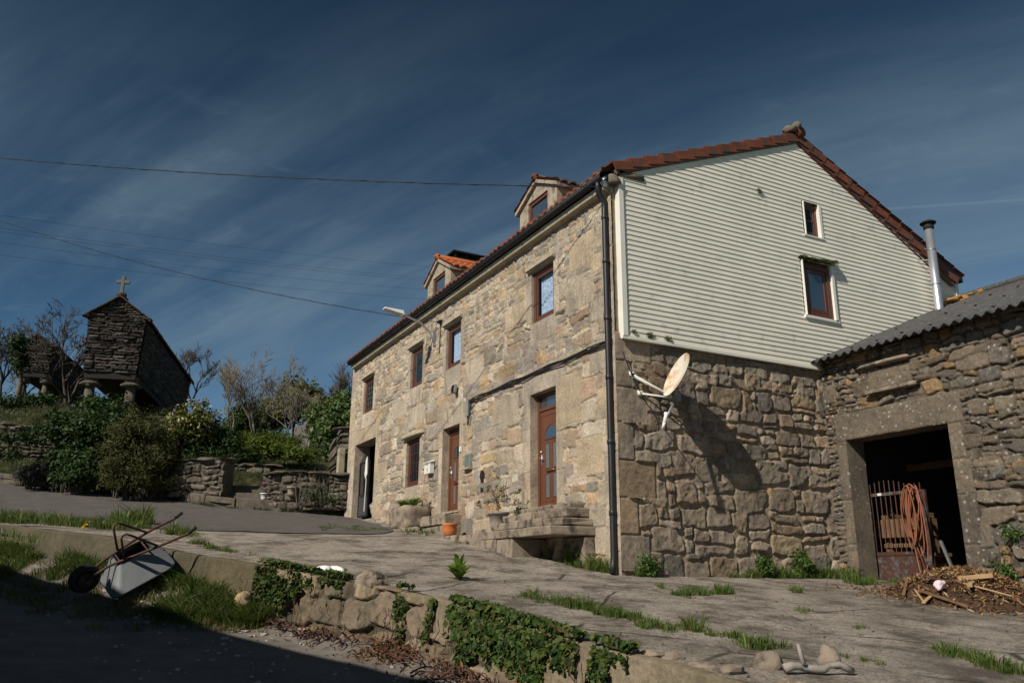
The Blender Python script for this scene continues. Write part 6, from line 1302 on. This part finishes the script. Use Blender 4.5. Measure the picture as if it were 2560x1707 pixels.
shrub('cypress_bush', 'brownish dark cypress bush beside the lane kerb', 'bush', [B_(345, 1092, 29.6, 64, .9, 62), B_(325, 1180, 29.0, 66, .8, 62), B_(345, 1212, 28.8, 78, .6, 32), B_(395, 1165, 29.4, 48, .7, 72), B_(305, 1130, 29.6, 40, .7, 60)], 340, 19000, .15, .13, m_cyp, 42, asp=.22, group='bushes left of the lane')
shrub('camellia', 'rounded camellia bush with glossy yellow green leaves and pale blossoms', 'bush', [B_(478, 1062, 33, 50, .9, 58), B_(455, 1095, 32.8, 52, .8, 50), B_(505, 1085, 33, 38, .7, 60)], 220, 11000, .15, .12, m_cam, 43, group='bushes left of the lane')
o = [x for x in bpy.data.objects if x.name == 'camellia'][0]; rgn = np.random.default_rng(3); d = rgn.normal(size=(40, 3)); d /= np.linalg.norm(d, axis=1)[:, None]; d[:, 1] = -np.abs(d[:, 1]); c = np.array(B_(478, 1062, 33, 56, .9, 60)); pf = c[:3]+d*c[3:]*1.02; k = rgn.integers(0, 40, 240); leaf_mesh('blossoms', pf[k]+rgn.normal(size=(240, 3))*.03, rgn.normal(size=(240, 3)), .07, m_flow, o, 2)
shrub('heather_bush', 'low grey heather bush behind the kerb', 'bush', [B_(115, 1185, 32, 60, .7, 34), B_(75, 1195, 32, 35, .6, 24)], 160, 9000, .09, .09, m_heath, 44, asp=.25, group='bushes left of the lane')
shrub('juniper', 'spreading yellow green juniper above the garden wall', 'shrub', [B_(690, 1130, 33, 75, 1.1, 40), B_(640, 1115, 33.6, 55, 1.0, 36), B_(750, 1140, 32.6, 48, .9, 26), B_(700, 1105, 34, 50, 1, 28)], 260, 15000, .12, .15, m_jun, 45, asp=.2, up=.8, stem=False)
shrub('dark_hedge', 'dark shaded hedge between the camellia and the juniper', 'hedge', [B_(560, 1110, 34, 50, 1.2, 42), B_(590, 1150, 33, 60, 1.0, 40), B_(500, 1150, 33, 55, 1.0, 45), B_(545, 1175, 32.2, 50, .8, 25)], 260, 13000, .14, .12, m_hedge, 46, asp=.3)
shrub('laurel', 'glossy laurel tree behind the far house corner', 'tree', [B_(850, 1070, 38, 40, 1.5, 60), B_(815, 1090, 38, 32, 1.3, 50), B_(860, 1020, 39, 30, 1.2, 45), B_(800, 1050, 39, 22, 1, 36), B_(850, 1130, 37, 38, 1.2, 35)], 220, 9000, .24, .19, m_laur, 47)
shrub('evergreen_tree', 'rounded olive green tree standing behind the bare trees', 'tree', [B_(740, 1000, 62, 40, 2, 50), B_(700, 1040, 62, 50, 2, 45), B_(780, 1030, 61, 42, 2, 50), B_(650, 1055, 63, 45, 2, 42), B_(820, 1050, 60, 40, 2, 45), B_(600, 1080, 63, 36, 2, 36)], 420, 17000, .42, .30, m_oliv, 48)
shrub('evergreen_tree', 'small dark conifer at the left of the garden shed tree line', 'tree', [B_(605, 1050, 58, 18, 1.2, 40), B_(585, 1075, 57, 24, 1.2, 30)], 120, 4000, .28, .24, m_hedge, 49)
bare_tree('pale bare tree with fine upright twigs left of the garden shed', att(636, 1090, 52), 5.6, 5, m_bark2, 'bare winter trees', 6, .50, stems=3, up=.30, rmin=.009, r0=.085)
bare_tree('slender pale bare tree right of the camellia', att(578, 1085, 52), 4.6, 8, m_bark2, 'bare winter trees', 6, .46, stems=2, up=.30, rmin=.009, r0=.08)
bare_tree('bare tree in front of the evergreen tree crown', att(730, 1100, 50), 3.9, 11, m_bark2, 'bare winter trees', 5, .5, stems=3, up=.2, rmin=.010, r0=.07)
bare_tree('bare tree with thin twigs above the laurel', att(845, 1060, 50), 4.2, 14, m_bark, 'bare winter trees', 5, .4, stems=2, up=.25, rmin=.010, r0=.07)
bare_tree('dark forked bare tree between the two granaries', att(168, 1015, 41), 4.6, 21, m_bark, 'bare winter trees', 6, .55, stems=2, up=.12, rmin=.011, r0=.10)
bare_tree('wide dark bare tree behind the smaller granary', att(70, 1010, 54), 6.3, 25, m_bark, 'bare winter trees', 6, .55, stems=2, up=.14, rmin=.013, r0=.10)
bare_tree('bare tree cut by the left edge of the picture', att(5, 1010, 50), 5.0, 29, m_bark, 'bare winter trees', 6, .5, stems=2, up=.1, rmin=.012, r0=.09)
bare_tree('small bare tree top behind the far end of the granary', att(478, 1000, 60), 4.6, 33, m_bark, 'bare winter trees', 5, .45, stems=2, up=.2, rmin=.012, r0=.08)
# ivy covered trunk in front of the smaller granary
t = thing('ivy_clad_tree', 'leaning ivy covered trunk in front of the smaller granary', 'tree', None, tuple(att(40, 1020, 42))); b = MB(); b.tube([att(38, 1030, 42), att(50, 960, 42.2), att(52, 900, 42.3), att(60, 850, 42.5)], [.13, .12, .10, .07], 8); b.build('trunk', m_bark2, t, True)
p_, nr = clump_pts([B_(48, 900, 42, 14, .35, 34), B_(45, 865, 42, 20, .4, 25)], 60, 2400, .13, 4); leaf_mesh('ivy', p_, nr, .13, m_hedge, t, 6)
# rubble bank at the left
b = MB(); rg = random.Random(15); BK = []
for k in range(26):
    u = rg.uniform(0, 150); v = 1062+rg.uniform(0, 70)+u*.1; p = att(u, v, 33.2-.02*(v-1060)); p = Vector((p.x, p.y, p.z)); BK.append(p); b.rock(p, (rg.uniform(.18, .42), rg.uniform(.15, .25), rg.uniform(.10, .2)), k, 12, 8, .2, 4)
w0, w1_ = att(-60, 1120, 33), att(150, 1135, 32)
block_wall('bank_wall', 'tumbled mossy rubble wall across the grassy bank at the left edge', 'wall', [(w0.x, w0.y, w0.z), (w1_.x, w1_.y, w1_.z)], [.95, .75], .4, m_field, FIELD_PAL, 29, (.14, .3), (.3, .8), .10)
b2 = MB(); b2.rock(att(135, 1130, 31.6), (.42, .25, .24), 3, 14, 9, .2, 3.5); tag(b2.build('boulder', m_fieldp, None, True), 'big grey boulder half buried in the grassy bank', 'boulder')
S = []
for _ in range(700):
    i = rg.randint(12, 50); d = rg.uniform(.3, 7); x = far_c[i][0]+.24*d; y = far_c[i][1]+.97*d; S.append((x, y, garden(i, d), .22*rg.uniform(.5, 1.4), .28, 40, .8))
for _ in range(420):
    i = rg.randint(60, 86); d = rg.uniform(1.1, 9); x = far_c[i][0]+.24*d; y = far_c[i][1]+.97*d; S.append((x, y, garden(i, d), .16*rg.uniform(.5, 1.4), .28, 50, .6))
for _ in range(60):
    i = rg.randint(30, 88); x, y = far_c[i]; S.append((x, y-.12, T(x, y), .14*rg.uniform(.4, 1.3), .14, 40, .6))
tag(grass_mesh('garden_grass', S, m_dgrass, None, 9), 'tall grass over the bank and garden beyond the upper lane', 'grass', kind='stuff')
# ================================================================== neighbouring house out of frame that shades the lane
nh = thing('neighbour_house', 'neighbouring house outside the frame whose shadow darkens the lane', 'house', None, (-16, -2, 0))
e0, e1 = Vector((-15.95, 10.4, 6.2)), Vector((-10.22, -8.6, 6.2)); d = (e1-e0).normalized(); nn = Vector((d.y, -d.x, 0)); nn = nn if nn.x < 0 else -nn; Wd = 8.0
i0, i1 = e0+nn*.35, e1+nn*.35; j0, j1 = i0+nn*Wd, i1+nn*Wd; zl = lambda p, z: Vector((p.x, p.y, z))
b = MB(); b.hexa([zl(i0, -1), zl(i1, -2), zl(j1, -2), zl(j0, -1), zl(i0, 6.25), zl(i1, 6.25), zl(j1, 6.25), zl(j0, 6.25)]); b.build('wall', mat('bounce_dark_wall', (.12, .10, .08), (.07, .06, .05), 3, .95, 20, .5), nh)  # unseen wall made dark to cut bounce light on the lane
b = MB(); r0, r1 = i0+nn*Wd/2, i1+nn*Wd/2
for s in (0, 1):
    a0, a1 = (e0, e1) if s == 0 else (e0+nn*(Wd+.7), e1+nn*(Wd+.7)); b.hexa([zl(a0, 6.2), zl(a1, 6.2), zl(r1, 7.8), zl(r0, 7.8), zl(a0, 6.32), zl(a1, 6.32), zl(r1, 7.95), zl(r0, 7.95)])
b.build('roof', m_tile, nh)
mw = (i0+i1)/2
for k in (-5, 0, 5):
    for z in (2.6, 5.0): c = mw+d*k; b = MB(); b.obox((c.x-nn.x*.02, c.y-nn.y*.02, z), d*.5, nn*.04, (0, 0, .65)); b.build('window', m_refl, nh)

shrub('bramble', 'dark bramble thicket sprawling over the rubble wall on the left bank', 'bramble', [B_(50, 1098, 31.4, 60, .45, 22), B_(125, 1080, 31.2, 40, .5, 30), B_(15, 1140, 31.2, 36, .4, 20), B_(28, 1008, 37, 50, .6, 16), B_(110, 1002, 37, 44, .6, 16)], 150, 5200, .12, .10, m_hedge, 61, group='bushes left of the lane', stem=False)
